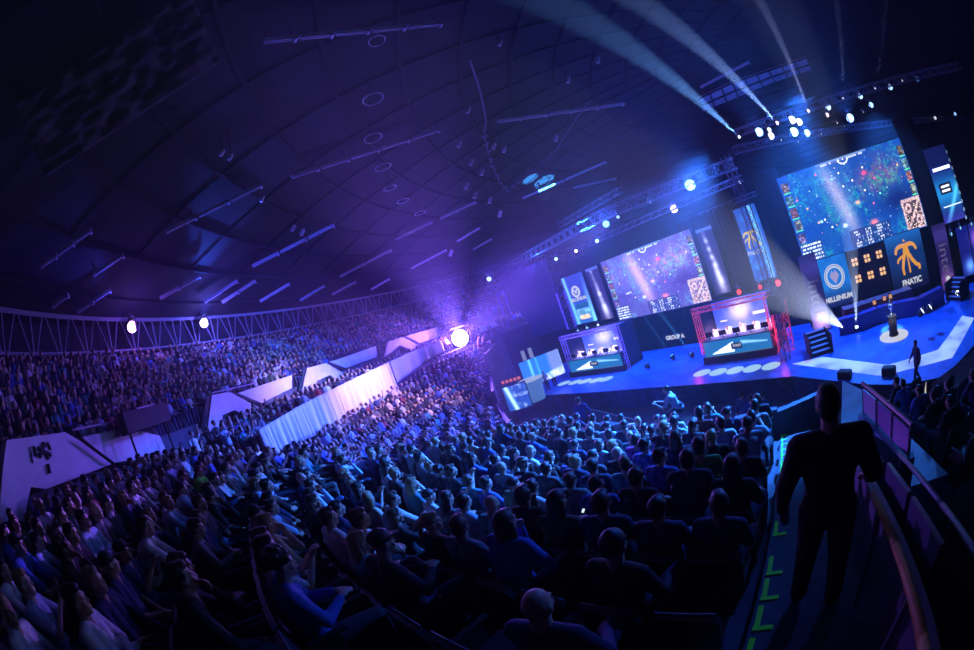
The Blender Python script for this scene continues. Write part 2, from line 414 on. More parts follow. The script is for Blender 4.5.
TR = [(.02, .03, .08), (.015, .015, .02), (.05, .08, .18), (.08, .08, .09)]
def garment(pose, col): return '%s %s' % (col, 'T-shirt' if POSES[pose][1] == 'short' else ('hoodie' if POSES[pose][2] else 'jacket'))
# ---------------------------------------------------------------- hall shell
def at_cyl(px, py, r):
    q = ray(px, py); a = q.x*q.x+q.y*q.y; b = -2*(q.x*AC[0]+q.y*AC[1]); c = AC[0]**2+AC[1]**2-r*r
    return q*((-b+math.sqrt(b*b-4*a*c))/(2*a))
def struct(o): o['kind'] = 'structure'; return o
FL = -CAMH
mb = MB(); mb.slab([(AC[0]+47*math.cos(2*PI*i/72), AC[1]+47*math.sin(2*PI*i/72)) for i in range(72)], FL-.3, FL)
struct(mb.obj('floor', mat('arena_floor', (.03, .035, .05), .35, noise=(.8, .3))))
mb = MB(); NR, NA = 16, 96
vs = []; fs = []
for side in (0, .35):
    for i in range(NR+1):
        r = 47.0*i/NR
        for j in range(NA): a = 2*PI*j/NA; x, y = AC[0]+r*math.cos(a), AC[1]+r*math.sin(a); vs.append((x, y, roof_z(x, y)+side))
n0 = (NR+1)*NA
for s in (0, 1):
    for i in range(NR):
        for j in range(NA): q = (i*NA+j, i*NA+(j+1) % NA, (i+1)*NA+(j+1) % NA, (i+1)*NA+j); fs.append(tuple(s*n0+k for k in q))
mb.add(vs, fs)
for r in np.arange(8, 45, 2.6):         # concentric ribs of the roof shell
    n = 96; vs = []
    for i in range(n):
        a = 2*PI*i/n
        for dr, dz in ((-.06, .02), (-.06, -.16), (.06, -.16), (.06, .02)):
            x, y = AC[0]+(r+dr)*math.cos(a), AC[1]+(r+dr)*math.sin(a); vs.append((x, y, roof_z(x, y)+dz))
    mb.add(vs, [(i*4+k, i*4+(k+1) % 4, ((i+1) % n)*4+(k+1) % 4, ((i+1) % n)*4+k) for i in range(n) for k in range(4)])
for j in range(60):                     # radial seams
    a = 2*PI*j/60; p = None
    for r in np.arange(6, 46, 4.0):
        x, y = AC[0]+r*math.cos(a), AC[1]+r*math.sin(a); q = Vector((x, y, roof_z(x, y)-.05))
        if p is not None: mb.cyl(p, q, .04, n=4, cap=False)
        p = q
struct(mb.obj('ceiling', M_roof))
mb = MB(); n = 96; vs = []
for r in (46.6, 47.0):
    for z in (FL, 6.6): vs += [(AC[0]+r*math.cos(2*PI*i/n), AC[1]+r*math.sin(2*PI*i/n), z) for i in range(n)]
mb.add(vs, [(k*n+i, k*n+(i+1) % n, (k+1)*n+(i+1) % n, (k+1)*n+i) for k in (0, 2) for i in range(n)])
struct(mb.obj('wall_outer', mat('outer_wall', (.015, .015, .025), .9)))

# lower terrace -----------------------------------------------------------
def sstep(t): t = max(0, min(1, t)); return t*t*(3-2*t)
def polar(x, y):
    dx, dy = x-QC[0], y-QC[1]; return math.hypot(dx, dy), math.degrees(math.atan2(dy, dx)) % 360
def depth(d, phi):
    b = 2.15+.12*d if d < 0 else (2.15+.38*d if d < 2.2 else (2.99+.24*(d-2.2) if d < 9 else 4.62+.2*(d-9)))
    return b+.3*sstep((226-phi)/9)*sstep((d+3)/3)+.9*sstep((205-phi)/18)
PAR = [(6.7, 6.1), (5.2, 6.6), (4.4, 7.2), (3.95, 8.6), (2.4, 12.0), (1.1, 13.3), (-.4, 16), (-.9, 22), (-.9, 30), (.2, 37), (2, 45)]
def par_x(y):
    if y <= PAR[0][1]: return PAR[0][0]
    for (x0, y0), (x1, y1) in zip(PAR, PAR[1:]):
        if y0 <= y <= y1: return x0+(x1-x0)*(y-y0)/(y1-y0)
    return 3
def inside(x, y):
    if x > par_x(y): return False
    return adist(x, y) < (39.7-3.3*sstep((y-10.5)/2.5))
A0 = 230.05
def rowpos(k, phi, dr=0.0):
    d = 1.0+.8*k; r = 21.3-d-dr; a = R(phi); return QC[0]+r*math.cos(a), QC[1]+r*math.sin(a), -depth(d, phi)
KMIN, KMAX = -7, 12
mb = MB()
for k in range(KMIN, KMAX+1):
    ph = A0
    while ph > 118:
        p2 = ph-1.5; cx, cy, cz = rowpos(k, ph-.75)
        if inside(cx, cy):
            c = [rowpos(k, ph, -.4), rowpos(k, p2, -.4), rowpos(k, p2, .4), rowpos(k, ph, .4)]
            mb.add([(x, y, FL) for x, y, z in c]+c, [(4, 5, 6, 7), (0, 4, 7, 3), (1, 2, 6, 5), (0, 1, 5, 4), (3, 7, 6, 2)])
        ph = p2
struct(mb.obj('floor_terrace', M_conc))
# stepped aisle
AW = 3.3
mb = MB()
for i in range(-6, 24):
    d0 = .6+.4*i-.2
    if d0 > 8.9: break
    z = -depth(1.0+.8*math.floor((d0-.2)/.8+.01)-.0, 229)+(.0 if i % 2 == 0 else -.11)
    z = -(2.1+.28*(d0+.2)) if d0 > 0 else -(2.1+.12*(d0+.2))
    c = []
    for r, ph in ((21.3-d0, A0+AW), (21.3-d0, A0), (21.3-d0-.4, A0), (21.3-d0-.4, A0+AW)):
        a = R(ph); c.append((QC[0]+r*math.cos(a), QC[1]+r*math.sin(a)))
    mb.slab(c, FL, z)
struct(mb.obj('floor_aisle', mat('blue_grey_steps', (.11, .13, .18), .7, noise=(6, .2))))
def aisle_pt(d, w, z=0.0):     # d down the aisle, w metres across from its taped edge
    r = 21.3-d; a = R(A0)+w/r; return Vector((QC[0]+r*math.cos(a), QC[1]+r*math.sin(a), z))
def aisle_z(d): return -(2.1+.28*d) if d > 0 else -(2.1+.12*d)
TN = 0
for i in range(0, 20):
    d = .6+.4*i
    z = -(2.1+.28*(.6+.4*i)) if True else 0
    if rnd.random() < .12 and i > 4: continue
    mb = MB(); ln = .30
    p = aisle_pt(d+.17, .06, z+.004); u = (aisle_pt(d+.3, .06)-aisle_pt(d, .06)).normalized(); s = Vector((u.y, -u.x, 0))
    def strip(a, b, w, zz):
        q = (b-a).normalized(); t = Vector((q.y, -q.x, 0))*w/2
        mb.add([a-t, a+t, b+t, b-t, a-t+Vector((0, 0, .004)), a+t+Vector((0, 0, .004)), b+t+Vector((0, 0, .004)), b-t+Vector((0, 0, .004))], [(4, 5, 6, 7), (0, 1, 5, 4), (1, 2, 6, 5), (2, 3, 7, 6), (3, 0, 4, 7)])
    strip(p-u*.11, p+u*.13, .045, z); strip(p-u*.10-s*.03+Vector((0, 0, .001)), p-u*.10+s*.13+Vector((0, 0, .001)), .04, z)
    TN += 1
    o = mb.obj('floor_tape', M_tape); tag(o, 'bright green tape mark edging the %s step down the aisle' % ordinal(TN), 'tape', 'green tape marks along the aisle steps')

# parapet at the foot of the lower rows
mb = MB()
for (x0, y0), (x1, y1) in zip(PAR[:-1], PAR[1:]):
    r, ph = polar((x0+x1)/2, (y0+y1)/2); zt = -depth(21.3-r, min(ph, 229))+.72
    d = Vector((x1-x0, y1-y0, 0)).normalized(); nn = Vector((d.y, -d.x, 0))*.09
    c = [(x0-nn.x, y0-nn.y), (x0+nn.x, y0+nn.y), (x1+nn.x, y1+nn.y), (x1-nn.x, y1-nn.y)]; mb.slab(c, FL, zt-.0)
struct(mb.obj('wall_parapet', mat('parapet_paint', (.06, .065, .09), .7)))

xy_ = lambda v: (v.x, v.y)
# right-hand side of the aisle: low wall, hand rails, landing, return wall
def rail(name, pts, r, m, label, cat='handrail', posts=(), drop=.9, group=None):
    mb = MB()
    for a, b in zip(pts, pts[1:]): mb.capsule(a, r, b, r, 8)
    o = mb.obj(name, m, smooth=True); tag(o, label, cat, group)
    for p in posts:
        q = MB(); q.cyl(Vector(p), Vector(p)-Vector((0, 0, drop)), r*.7, n=8); q.obj('post', M_metal, o)
    return o
W0 = .84
rp = [aisle_pt(d, W0, aisle_z(d)+.98) for d in (-.6, 0, .7, 1.4, 2.1)]
rail('wooden_handrail', rp, .028, M_wood, 'amber wooden handrail beside the aisle, next to the standing man', posts=[aisle_pt(d, W0, aisle_z(d)+.97) for d in (.1, 1.0, 1.9)])
mb = MB()
for d in np.arange(-2.2, 6.0, .4):
    c = [aisle_pt(d, 1.02), aisle_pt(d, 1.12), aisle_pt(d+.4, 1.12), aisle_pt(d+.4, 1.02)]; zz = [aisle_z(d)+.62, aisle_z(d)+.62, aisle_z(d+.4)+.62, aisle_z(d+.4)+.62]
    mb.add([(p.x, p.y, FL) for p in c]+[(p.x, p.y, q) for p, q in zip(c, zz)], [(4, 5, 6, 7), (0, 1, 5, 4), (1, 2, 6, 5), (2, 3, 7, 6), (3, 0, 4, 7)])
struct(mb.obj('wall_aisle', mat('aisle_wall_paint', (.10, .07, .12), .6, noise=(2, .2))))
rail('steel_handrail', [aisle_pt(d, 1.34, aisle_z(d)+.85) for d in (-1.6, -.5, .6, 1.8, 3.0)], .022, M_metal, 'thin steel handrail sloping down outside the aisle wall', posts=[aisle_pt(d, 1.34, aisle_z(d)+.84) for d in (-1, .4, 1.6, 2.9)])
for i, (d0, d1) in enumerate(((1.5, 2.25), (2.35, 3.1))):
    mb = MB(); a, b = aisle_pt(d0, 1.26), aisle_pt(d1, 1.26)
    za, zb = aisle_z(d0), aisle_z(d1); t = Vector((b.y-a.y, a.x-b.x, 0)).normalized()*.02
    vs = [a+t+Vector((0, 0, za+.15)), b+t+Vector((0, 0, zb+.15)), b+t+Vector((0, 0, zb+.75)), a+t+Vector((0, 0, za+.75))]; vs += [v-2*t for v in vs]
    mb.add(vs, [(0, 1, 2, 3), (7, 6, 5, 4), (0, 4, 5, 1), (1, 5, 6, 2), (2, 6, 7, 3), (3, 7, 4, 0)])
    tag(mb.obj('glazed_screen', mat('frosted_panel', (.12, .10, .18), .35)), ['pale mauve balustrade panel at the top of the outer rail', 'pale mauve balustrade panel lower down the outer rail'][i], 'panel', 'mauve balustrade panels')
LZ = -4.3
mb = MB(); mb.slab([xy_(at_z(x, y, LZ)) for x, y in ((912, 486), (948, 474), (915, 442), (866, 392), (842, 380), (840, 440), (868, 472))], FL, LZ)
struct(mb.obj('floor_landing', mat('pale_landing', (.42, .46, .55), .45, noise=(1.5, .3))))
# balustrade block left of the seats
pa, pb = at_z(862, 383, -2.5), at_z(912, 425, -2.5)
mb = MB(); d = (pb-pa); d.z = 0; L = d.length; mb.cyl(pa, pb, .03, n=8)
o = mb.obj('balustrade_rail', mat('copper_rail', (.45, .25, .25), .5, metal=.2)); tag(o, 'copper coloured rail over the clear balustrade by the landing', 'handrail')
for i in range(4):
    q = MB(); p = pa.lerp(pb, (i+.02)/3.06); q.cyl(p, p-Vector((0, 0, .75)), .018, n=6); q.obj('post', M_metal, o)
for i in range(3):
    a, b = pa.lerp(pb, (i+.08)/3.06), pa.lerp(pb, (i+.94)/3.06); q = MB(); t = Vector((d.y, -d.x, 0)).normalized()*.012
    vs = [a+t-Vector((0, 0, .42)), b+t-Vector((0, 0, .42)), b+t-Vector((0, 0, .08)), a+t-Vector((0, 0, .08))]; vs += [v-2*t for v in vs]
    q.add(vs, [(0, 1, 2, 3), (7, 6, 5, 4), (0, 4, 5, 1), (1, 5, 6, 2), (2, 6, 7, 3), (3, 7, 4, 0)]); c = q.obj('pane', mat('tinted_pane_%d' % i, ((.7, .6, .85), (.5, .3, .6), (.55, .35, .6))[i], .15), o)
mb = MB(); t = Vector((d.y, -d.x, 0)).normalized()*.1
c = [pa+t, pb+t, pb-t, pa-t]; mb.slab([(p.x, p.y) for p in c], FL, -2.95)
pc = at_z(868, 450, -3.6); c2 = [pb-t, pb+t, pc+t, pc-t]; mb.slab([(p.x, p.y) for p in c2], -5.3, -3.62)
struct(mb.obj('wall_landing', mat('teal_wall', (.16, .42, .55), .5)))
a, b = at_z(879, 458, -3.2), at_z(911, 448, -3.2); mb = MB(); t = Vector((b.y-a.y, a.x-b.x, 0)).normalized()*.13
mb.slab([(p.x, p.y) for p in (a-t, a+t, b+t, b-t)], -3.26, -3.2); o = mb.obj('counter_ledge', mat('ledge_white', (.75, .8, .9), .3)); tag(o, 'short pale ledge catching blue light above the landing', 'ledge')
q = MB(); m_ = a.lerp(b, .5); q.cyl(m_, Vector((m_.x, m_.y, LZ)), .04, n=8); q.obj('bracket', M_metal, o)

# balcony between the white drape and the upper rows
def ringband(mb, r0, r1, z0, z1, p0=118, p1=186, step=2):
    a = p0
    while a < p1-1e-6:
        b = min(a+step, p1); c = [(AC[0]+r*math.cos(R(q)), AC[1]+r*math.sin(R(q))) for r, q in ((r1, a), (r1, b), (r0, b), (r0, a))]
        mb.slab(c, z0, z1); a = b
mb = MB(); ringband(mb, 36.75, 40.35, FL, -1.75, 118, 184)
struct(mb.obj('floor_balcony', M_conc))
NUP = 10
mb = MB()
for m in range(NUP): ringband(mb, 40.6+.5*m, 41.1+.5*m+(.4 if m == NUP-1 else 0), FL, -.15+.34*m, 112, 204, 3)
struct(mb.obj('floor_upper_terrace', M_conc))
# white facets of the vomitory walls
VW = [([(7, 440), (65, 432), (79, 440), (112, 464), (74, 479), (46, 489), (31, 487), (24, 520), (0, 522)], 'broad white gangway wall at the edge of the lower crowd, marked with a dark emblem'),
      ([(83, 437), (127, 427), (160, 436), (168, 455), (111, 463)], 'white wall facet between gangways, behind heads above the dark parapet'),
      ([(212, 395), (230, 392), (258, 407), (250, 419), (235, 410), (223, 415), (221, 432), (205, 432)], 'white angular gangway arch below the twin lamps of the upper rows'),
      ([(238, 393), (292, 375), (292, 388), (262, 403)], 'blue lit wall facet running on from the twin lamp arch'),
      ([(307, 368), (326, 363), (345, 374), (339, 382), (330, 375), (317, 381), (313, 392), (302, 392)], 'white angular gangway arch above the pleated part of the drape'),
      ([(330, 362), (376, 346), (377, 357), (346, 368)], 'bright cyan wall facet above the white balcony drape'),
      ([(388, 342), (403, 337), (418, 345), (412, 351), (400, 345), (392, 352), (384, 357)], 'white gangway arch nearest the dazzling violet spotlight'),
      ([(406, 336), (438, 327), (440, 336), (420, 343)], 'short white wall facet beside the dazzling violet spotlight')]
for poly, lab in VW:
    mb = MB(); f = [at_cyl(x, y, 40.1) for x, y in poly]; g = []
    for p in f: q = Vector((p.x-AC[0], p.y-AC[1], 0)).normalized()*.3; g.append(p+q)
    n = len(f); mb.add(f+g, [tuple(range(n)), tuple(range(2*n-1, n-1, -1))]+[(i, i+n, (i+1) % n+n, (i+1) % n) for i in range(n)])
    o = mb.obj('gangway_wall', M_white); tag(o, lab, 'wall', 'white gangway walls below the upper rows')
    if 'emblem' in lab:
        q = MB()
        def stroke(pts, w=.03):
            pp = [at_cyl(x, y, 40.04) for x, y in pts]
            for a, b in zip(pp, pp[1:]): q.cyl(a, b, w, n=5)
        stroke([(38, 448), (51, 455)], .05); stroke([(44, 443), (40, 457)], .05); stroke([(42, 450), (48, 443), (51, 450)]); stroke([(37, 455), (43, 452), (49, 459)]); stroke([(34, 446), (36, 456)]); stroke([(30, 447), (33, 463)], .02); stroke([(48, 464), (50, 473)], .05)
        q.obj('emblem', M_black, o)
def cylrail(name, pts, r, rad, m, lab, cat):
    mb = MB(); pp = [at_cyl(x, y, r) for x, y in pts]
    for a, b in zip(pp, pp[1:]): mb.cyl(a, b, rad, n=6)
    return tag(mb.obj(name, m), lab, cat)
M_rail = mat('rail_paint', (.6, .45, .6), .5)
cylrail('guard_rail', [(73, 430), (117, 421)], 40.0, .025, M_rail, 'pink lit guard rail over the white facet beside the dark scoreboard box', 'rail')
cylrail('guard_rail', [(80, 438), (113, 463)], 39.9, .05, M_black, 'dark sloping guard rail down the broad white gangway wall', 'rail')
cylrail('guard_rail', [(212, 393), (256, 383)], 40.0, .03, M_rail, 'pink lit guard rail on top of the twin lamp arch', 'rail')
cylrail('guard_rail', [(207, 430), (211, 396)], 39.9, .04, M_black, 'dark upright rail at the side of the twin lamp arch', 'rail')
cylrail('guard_rail', [(302, 388), (307, 366)], 39.9, .04, M_black, 'dark upright rail beside the arch over the pleated drape', 'rail')
p = at_cyl(145, 418, 39.6); mb = MB(); q = Vector((AC[0]-p.x, AC[1]-p.y)); az = math.atan2(q.y, q.x)+PI/2
o = thing('scoreboard_box', 'long dark scoreboard box standing above the white wall facet', 'scoreboard', p, az)
mb.rbox((0, 0, 0), (2.5, .35, .62), .03); mb.obj('housing', M_black, o); mb = MB(); mb.box((0, -.19, .30), (1.0, .03, .03)); mb.obj('lit_edge', M_rail, o)
for x in (-1, 1): mb = MB(); mb.cyl((x, 0, -.3), (x, 0, -1.3), .04, n=6); mb.obj('leg', M_black, o)

# pleated white drape on the balcony front
TOP = [(255, 431), (262, 427), (300, 405), (340, 385), (388, 362), (415, 350), (441, 341)]
BOT = [(262, 462), (272, 456), (306, 441), (350, 420), (392, 400), (418, 366), (441, 352)]
def drape(name, tops, bots, seg, amp, freq, m, label):
    mb = MB(); vs = []; n = 0
    P = [(at_cyl(*t, 36.6), at_cyl(*b, 36.6)) for t, b in zip(tops, bots)]
    rows = 7
    for i in range(len(P)-1):
        for k in range(seg):
            t = k/seg; a = P[i][0].lerp(P[i+1][0], t); b = P[i][1].lerp(P[i+1][1], t); n += 1
            for j in range(rows):
                w = j/(rows-1); p = a.lerp(b, w); p.x, p.y = a.x, a.y
                rr = Vector((AC[0]-p.x, AC[1]-p.y, 0)).normalized()
                ph = freq*n+1.4*math.sin(n*.37); vs.append(p+rr*(amp*(.4+.6*w)*math.sin(ph)+.1))
    fs = [(i*rows+j, (i+1)*rows+j, (i+1)*rows+j+1, i*rows+j+1) for i in range(n-1) for j in range(rows-1)]
    mb.add(vs, fs); o = mb.obj(name, m, smooth=True); md = o.modifiers.new('t', 'SOLIDIFY'); md.thickness = .02
    return tag(o, label, 'drape')
drape('pleated_drape', TOP[:5], BOT[:5], 60, .10, .85, M_curt, 'pleated white drape hung along the balcony front')
drape('balcony_banner', TOP[4:], [(394, 384), (418, 366), (441, 352)], 24, .03, .3, M_curt, 'smooth white cloth banner at the end of the pleated drape')
mb = MB(); ringband(mb, 36.62, 36.78, FL, -2.0, 118, 181); struct(mb.obj('wall_balcony', mat('balcony_wall', (.03, .02, .06), .9)))

# zigzag ring truss on the rim
mb = MB()
RT = [(a, 45.9) for a in np.arange(104, 206, 2.3)]
P = lambda a, z: Vector((AC[0]+45.9*math.cos(R(a)), AC[1]+45.9*math.sin(R(a)), z))
for (a, _), (b, _) in zip(RT, RT[1:]):
    for z in (5.95, 4.35):
        mb.cyl(P(a, z), P(b, z), .11 if z > 5 else .07, n=6, cap=False)
    m = (a+b)/2
    mb.cyl(P(a, 4.35), P(a, 5.95), .045, n=5); mb.cyl(P(a+.25, 4.35), P(m-.1, 5.95), .04, n=5); mb.cyl(P(m+.1, 5.95), P(b-.25, 4.35), .04, n=5)
tag(mb.obj('rim_lattice', mat('pale_steel', (.30, .31, .36), .7)), 'long zigzag steel lattice ring running above the upper rows', 'lattice')

# ceiling strip lights (unlit troughs), hoops and small gear
STR = [((40, 268), (92, 230), 3), ((93, 276), (124, 255), 1), ((52, 308), (69, 295), 1), ((77, 313), (111, 290), 2), ((165, 233), (263, 185), 3), ((160, 299), (201, 276), 2), ((204, 303), (238, 281), 1), ((222, 303), (256, 281), 2), ((252, 267), (335, 225), 3), ((260, 302), (290, 284), 1),
       ((290, 178), (441, 130), 5), ((300, 301), (325, 286), 1), ((340, 277), (392, 250), 2), ((332, 295), (356, 282), 1), ((371, 290), (390, 279), 1), ((411, 269), (447, 250), 2), ((395, 240), (432, 222), 2), ((440, 219), (476, 202), 2), ((457, 242), (480, 228), 1), ((473, 250), (492, 239), 1),
       ((497, 122), (625, 104), 5), ((522, 199), (607, 162), 2), ((574, 188), (616, 179), 1), ((262, 42), (443, 24), 5), ((700, 88), (750, 62), 2)]
M_strip = mat('trough_enamel', (.6, .58, .75), .5)
ns = 0
for (a, b, n) in STR:
    for i in range(n):
        t0, t1 = i/n+.01, (i+1)/n-.01
        p, q = [at_roof(a[0]+(b[0]-a[0])*t, a[1]+(b[1]-a[1])*t, .55) for t in (t0, t1)]
        L = (q-p).length; m = (p+q)/2; ns += 1
        M = (q-p).to_track_quat('X', 'Z').to_matrix()
        near = max(.14, min(.34, .010*m.length))
        lab = 'unlit ceiling strip trough, section %s of the run %s' % (ordinal(i+1), 'near the upper black corner' if b[1] < 60 else 'beyond row marker '+ordinal(len(STR)))
        o = link('ceiling_light', None, None, m); o.rotation_mode = 'QUATERNION'; o.rotation_quaternion = M.to_quaternion()
        o['_run'] = STR.index((a, b, n)); o['_i'] = i
        mb = MB(); mb.box((0, -near*.28, 0), (L, near*.20, .10)); mb.box((0, near*.28, 0), (L, near*.20, .10)); mb.obj('lamp_tube', M_strip, o)
        mb = MB(); mb.box((0, 0, .08), (L, near, .05)); mb.box((L/2-.04, 0, .0), (.08, near*1.25, .2)); mb.obj('housing', M_strip, o)
        for s in (-1, 1): mb = MB(); mb.cyl((s*L*.4, 0, .1), (s*L*.4, 0, .6), .012, n=4); mb.obj('hanger', M_black, o)
        tag(o, None, 'ceiling light', 'unlit strip lights on the ceiling')
RUNN = ['outermost run by the dark corner', 'short piece below the outermost run', 'tiny piece over the end of the rim lattice', 'short run over the start of the rim lattice', 'three-section run next to the long bright run', 'two-section run above the twin lamps', 'single piece just over the brighter rim lamp', 'two-section run ending beside the brighter rim lamp', 'three-section run over the middle of the upper rows', 'single piece above the blue lit wall facet',
        'long bright run crossing the hoops', 'single piece above the arch over the drape', 'two-section run below the lowest hoop', 'single piece close over the rim lattice', 'last piece close over the rim lattice', 'two-section run above the violet spotlight', 'two-section run just under the lowest hoop', 'two-section run at the foot of the hanging cable gear', 'single bright piece before the violet haze', 'last piece before the stage truss',
        'long blue run under the first light beam', 'two-section run over the curved stage truss', 'single piece touching the curved stage truss', 'highest run of all, near the roof centre', 'short run above the purple gantry']
for o in [o for o in COL.objects if '_run' in o]:
    n = STR[o['_run']][2]; i = o['_i']; o['label'] = ('unlit light, %ssection of the %s' % ('' if n == 1 else ordinal(i+1)+' ', RUNN[o['_run']])); del o['_run']; del o['_i']
HOOP = [(373, 99, 10), (373, 138, 9), (383, 167, 8), (390, 188, 6.5), (403, 201, 6), (420, 213, 5.5), (377, 41, 8)]
HN = ['hoop lamp hanging above the long bright strip run', 'hoop lamp hanging just over the long bright strip run', 'hoop lamp just below the long bright strip run', 'hoop lamp, fourth down the hanging line', 'hoop lamp, fifth down the hanging line', 'faint hoop lamp, lowest of the hanging line', 'very faint hoop lamp nearest the highest strip run']
for (x, y, w), lab in zip(HOOP, HN):
    p = at_roof(x, y, 1.2); r = w/FPX*p.length; mb = MB(); mb.torus((0, 0, 0), r, r*.07); o = mb.obj('hoop_lamp', mat('hoop_enamel', (.7, .7, .78), .4), smooth=True, loc=p); tag(o, lab, 'lamp', 'hoop lamps hanging in a line')
    q = MB(); [q.cyl((r*math.cos(t), r*math.sin(t), 0), (0, 0, .8), .008, n=4) for t in (0, 2.1, 4.2)]; q.cyl((0, 0, .8), (0, 0, 1.2), .012, n=4); q.obj('hanger', M_black, o)
GEAR = [((222, 153), 'pair of pale ceiling vents nearest the dark side', 2), ((262, 199), 'crooked pale ceiling bracket under the three-section run', 1), ((293, 228), 'pair of cyan lit brackets by the three-section run', 2), ((471, 162), 'pale projector box under the hanging cable', 1), ((459, 144), 'pale projector box nearest the long bright run', 1), ((482, 172), 'pale projector box at the foot of the cable', 1), ((466, 186), 'small projector box beside the lowest hoop', 1), ((494, 146), 'pink and blue speaker pair on the cable line', 2), ((475, 195), 'small projector box before the short strips', 1), ((490, 200), 'small projector box next to the cable loop', 1),
        ((500, 214), 'small speaker box over the violet haze', 1), ((468, 110), 'blue lit speaker box at the top of the cable', 1), ((598, 60), 'pale slanted lamp box beside the first beam', 1), ((568, 80), 'pale lamp box under the slanted one', 1), ((556, 138), 'dark lit speaker over the blue strip run', 1), ((451, 253), 'tiny bracket close to the violet spotlight', 1), ((500, 43), 'faint blue lamp box near the roof centre', 1)]
for (x, y), lab, n in GEAR:
    p = at_roof(x, y, .9); s = .022*p.length; q = ray(x, y)
    o = thing('projector_box' if 'projector' in lab else ('speaker_box' if 'speaker' in lab else ('ceiling_bracket' if 'bracket' in lab else ('ceiling_vent' if 'vent' in lab else 'lamp_box'))), lab, 'ceiling gear', p, math.atan2(q.y, q.x)-PI/2)
    for i in range(n):
        mb = MB(); Mx = Matrix.Rotation(R(35), 3, 'Y'); mb.rbox((i*s*.9, 0, -i*s*.8), (s*.35, s*.4, s*.75), .02*s, M=Mx); mb.obj('housing', mat('gear_grey', (.8, .78, .9), .5), o)
        mb = MB(); mb.cyl((i*s*.9, 0, -i*s*.8), (i*s*.9, 0, .9), .02, n=4); mb.obj('hanger', M_black, o)
# hanging cable with loop
mb = MB(); pts = [at_roof(x, y, .7) for x, y in ((470, 60), (480, 90), (486, 120), (484, 135), (488, 150), (492, 165), (500, 182), (508, 190), (518, 182), (540, 165), (556, 150), (575, 120), (590, 100))]
for a, b in zip(pts, pts[1:]): mb.capsule(a, .06, b, .06, 6)
for i, a in enumerate(pts[3:9]): mb.box(a, (.35, .3, .2)); mb.box(a.lerp(pts[i+4], .5), (.3, .3, .18))
tag(mb.obj('cable_loom', mat('cable_grey', (.09, .09, .14), .6)), 'dark cable loom looping down from the roof in the middle', 'cable')
# bright work lamp high in the dark corner
p = at_roof(190, 68, .8); s = p.length*.024; o = thing('work_lamp', 'lone bright white work lamp hanging in the dark upper corner', 'lamp', p)
mb = MB(); Mx = Matrix.Rotation(R(40), 3, 'Y'); mb.rbox((0, 0, 0), (s*1.0, s*.5, s*.35), .01, M=Mx); mb.obj('housing', glow('lamp_white', (.6, .65, 1), .9), o)
mb = MB(); mb.cyl((s*.3, 0, .05), (s*.75, 0, s*2.0), s*.07, n=6); mb.cyl((0, 0, .05), (s*.45, 0, s*1.9), s*.04, n=6); mb.obj('bracket', glow('bracket_glow', (.5, .55, .9), .25), o)  # bracket is no lamp, it carries a faint glow of its own
# grey roof cloth in the corner
mb = MB(); n, m = 44, 26; vs = []; fb_ = np.random.RandomState(4).rand(n//3+3, m//2+3); fb_ = np.array([[fb_[i//3, j//2]*(1-(i%3)/3)+fb_[i//3+1, j//2]*(i%3)/3 for j in range(m)] for i in range(n)])
for i in range(n):
    for j in range(m):
        x = 15+175*i/(n-1); y = 150-115*i/(n-1)-45+90*j/(m-1)*.8; x += 30*j/(m-1)
        vs.append(at_roof(x, y, .9+.5*(fb_[i, j]-.5)))
mb.add(vs, [(i*m+j, (i+1)*m+j, (i+1)*m+j+1, i*m+j+1) for i in range(n-1) for j in range(m-1)])
o = mb.obj('roof_cloth', mat('grey_cloth', (.028, .028, .03), .9, noise=(1.5, .5)), smooth=True); md = o.modifiers.new('t', 'SOLIDIFY'); md.thickness = .03
tag(o, 'faint grey rumpled cloth slung under the roof in the dark corner', 'cloth')
# ---------------------------------------------------------------- stage
SZ = -7.5
rs = np.random.RandomState(5)
def lin(c): c = np.asarray(c, float)/255.0; return np.where(c < .04045, c/12.92, ((c+.055)/1.055)**2.4)
def vnoise(h, w, s, seed):
    g = np.random.RandomState(seed); a = g.rand(int(h/s)+3, int(w/s)+3)
    y, x = np.arange(h)/s, np.arange(w)/s; yi, xi = y.astype(int), x.astype(int); fy, fx = (y-yi)[:, None], (x-xi)[None]
    fy, fx = fy*fy*(3-2*fy), fx*fx*(3-2*fx)
    return (a[yi][:, xi]*(1-fy)*(1-fx)+a[yi][:, xi+1]*(1-fy)*fx+a[yi+1][:, xi]*fy*(1-fx)+a[yi+1][:, xi+1]*fy*fx)
def fbm(h, w, s, seed): return (vnoise(h, w, s, seed)*.5+vnoise(h, w, s/2, seed+1)*.3+vnoise(h, w, s/4, seed+2)*.2)
def mixc(im, m, c): return im*(1-m[..., None])+np.array(c, float)*m[..., None]
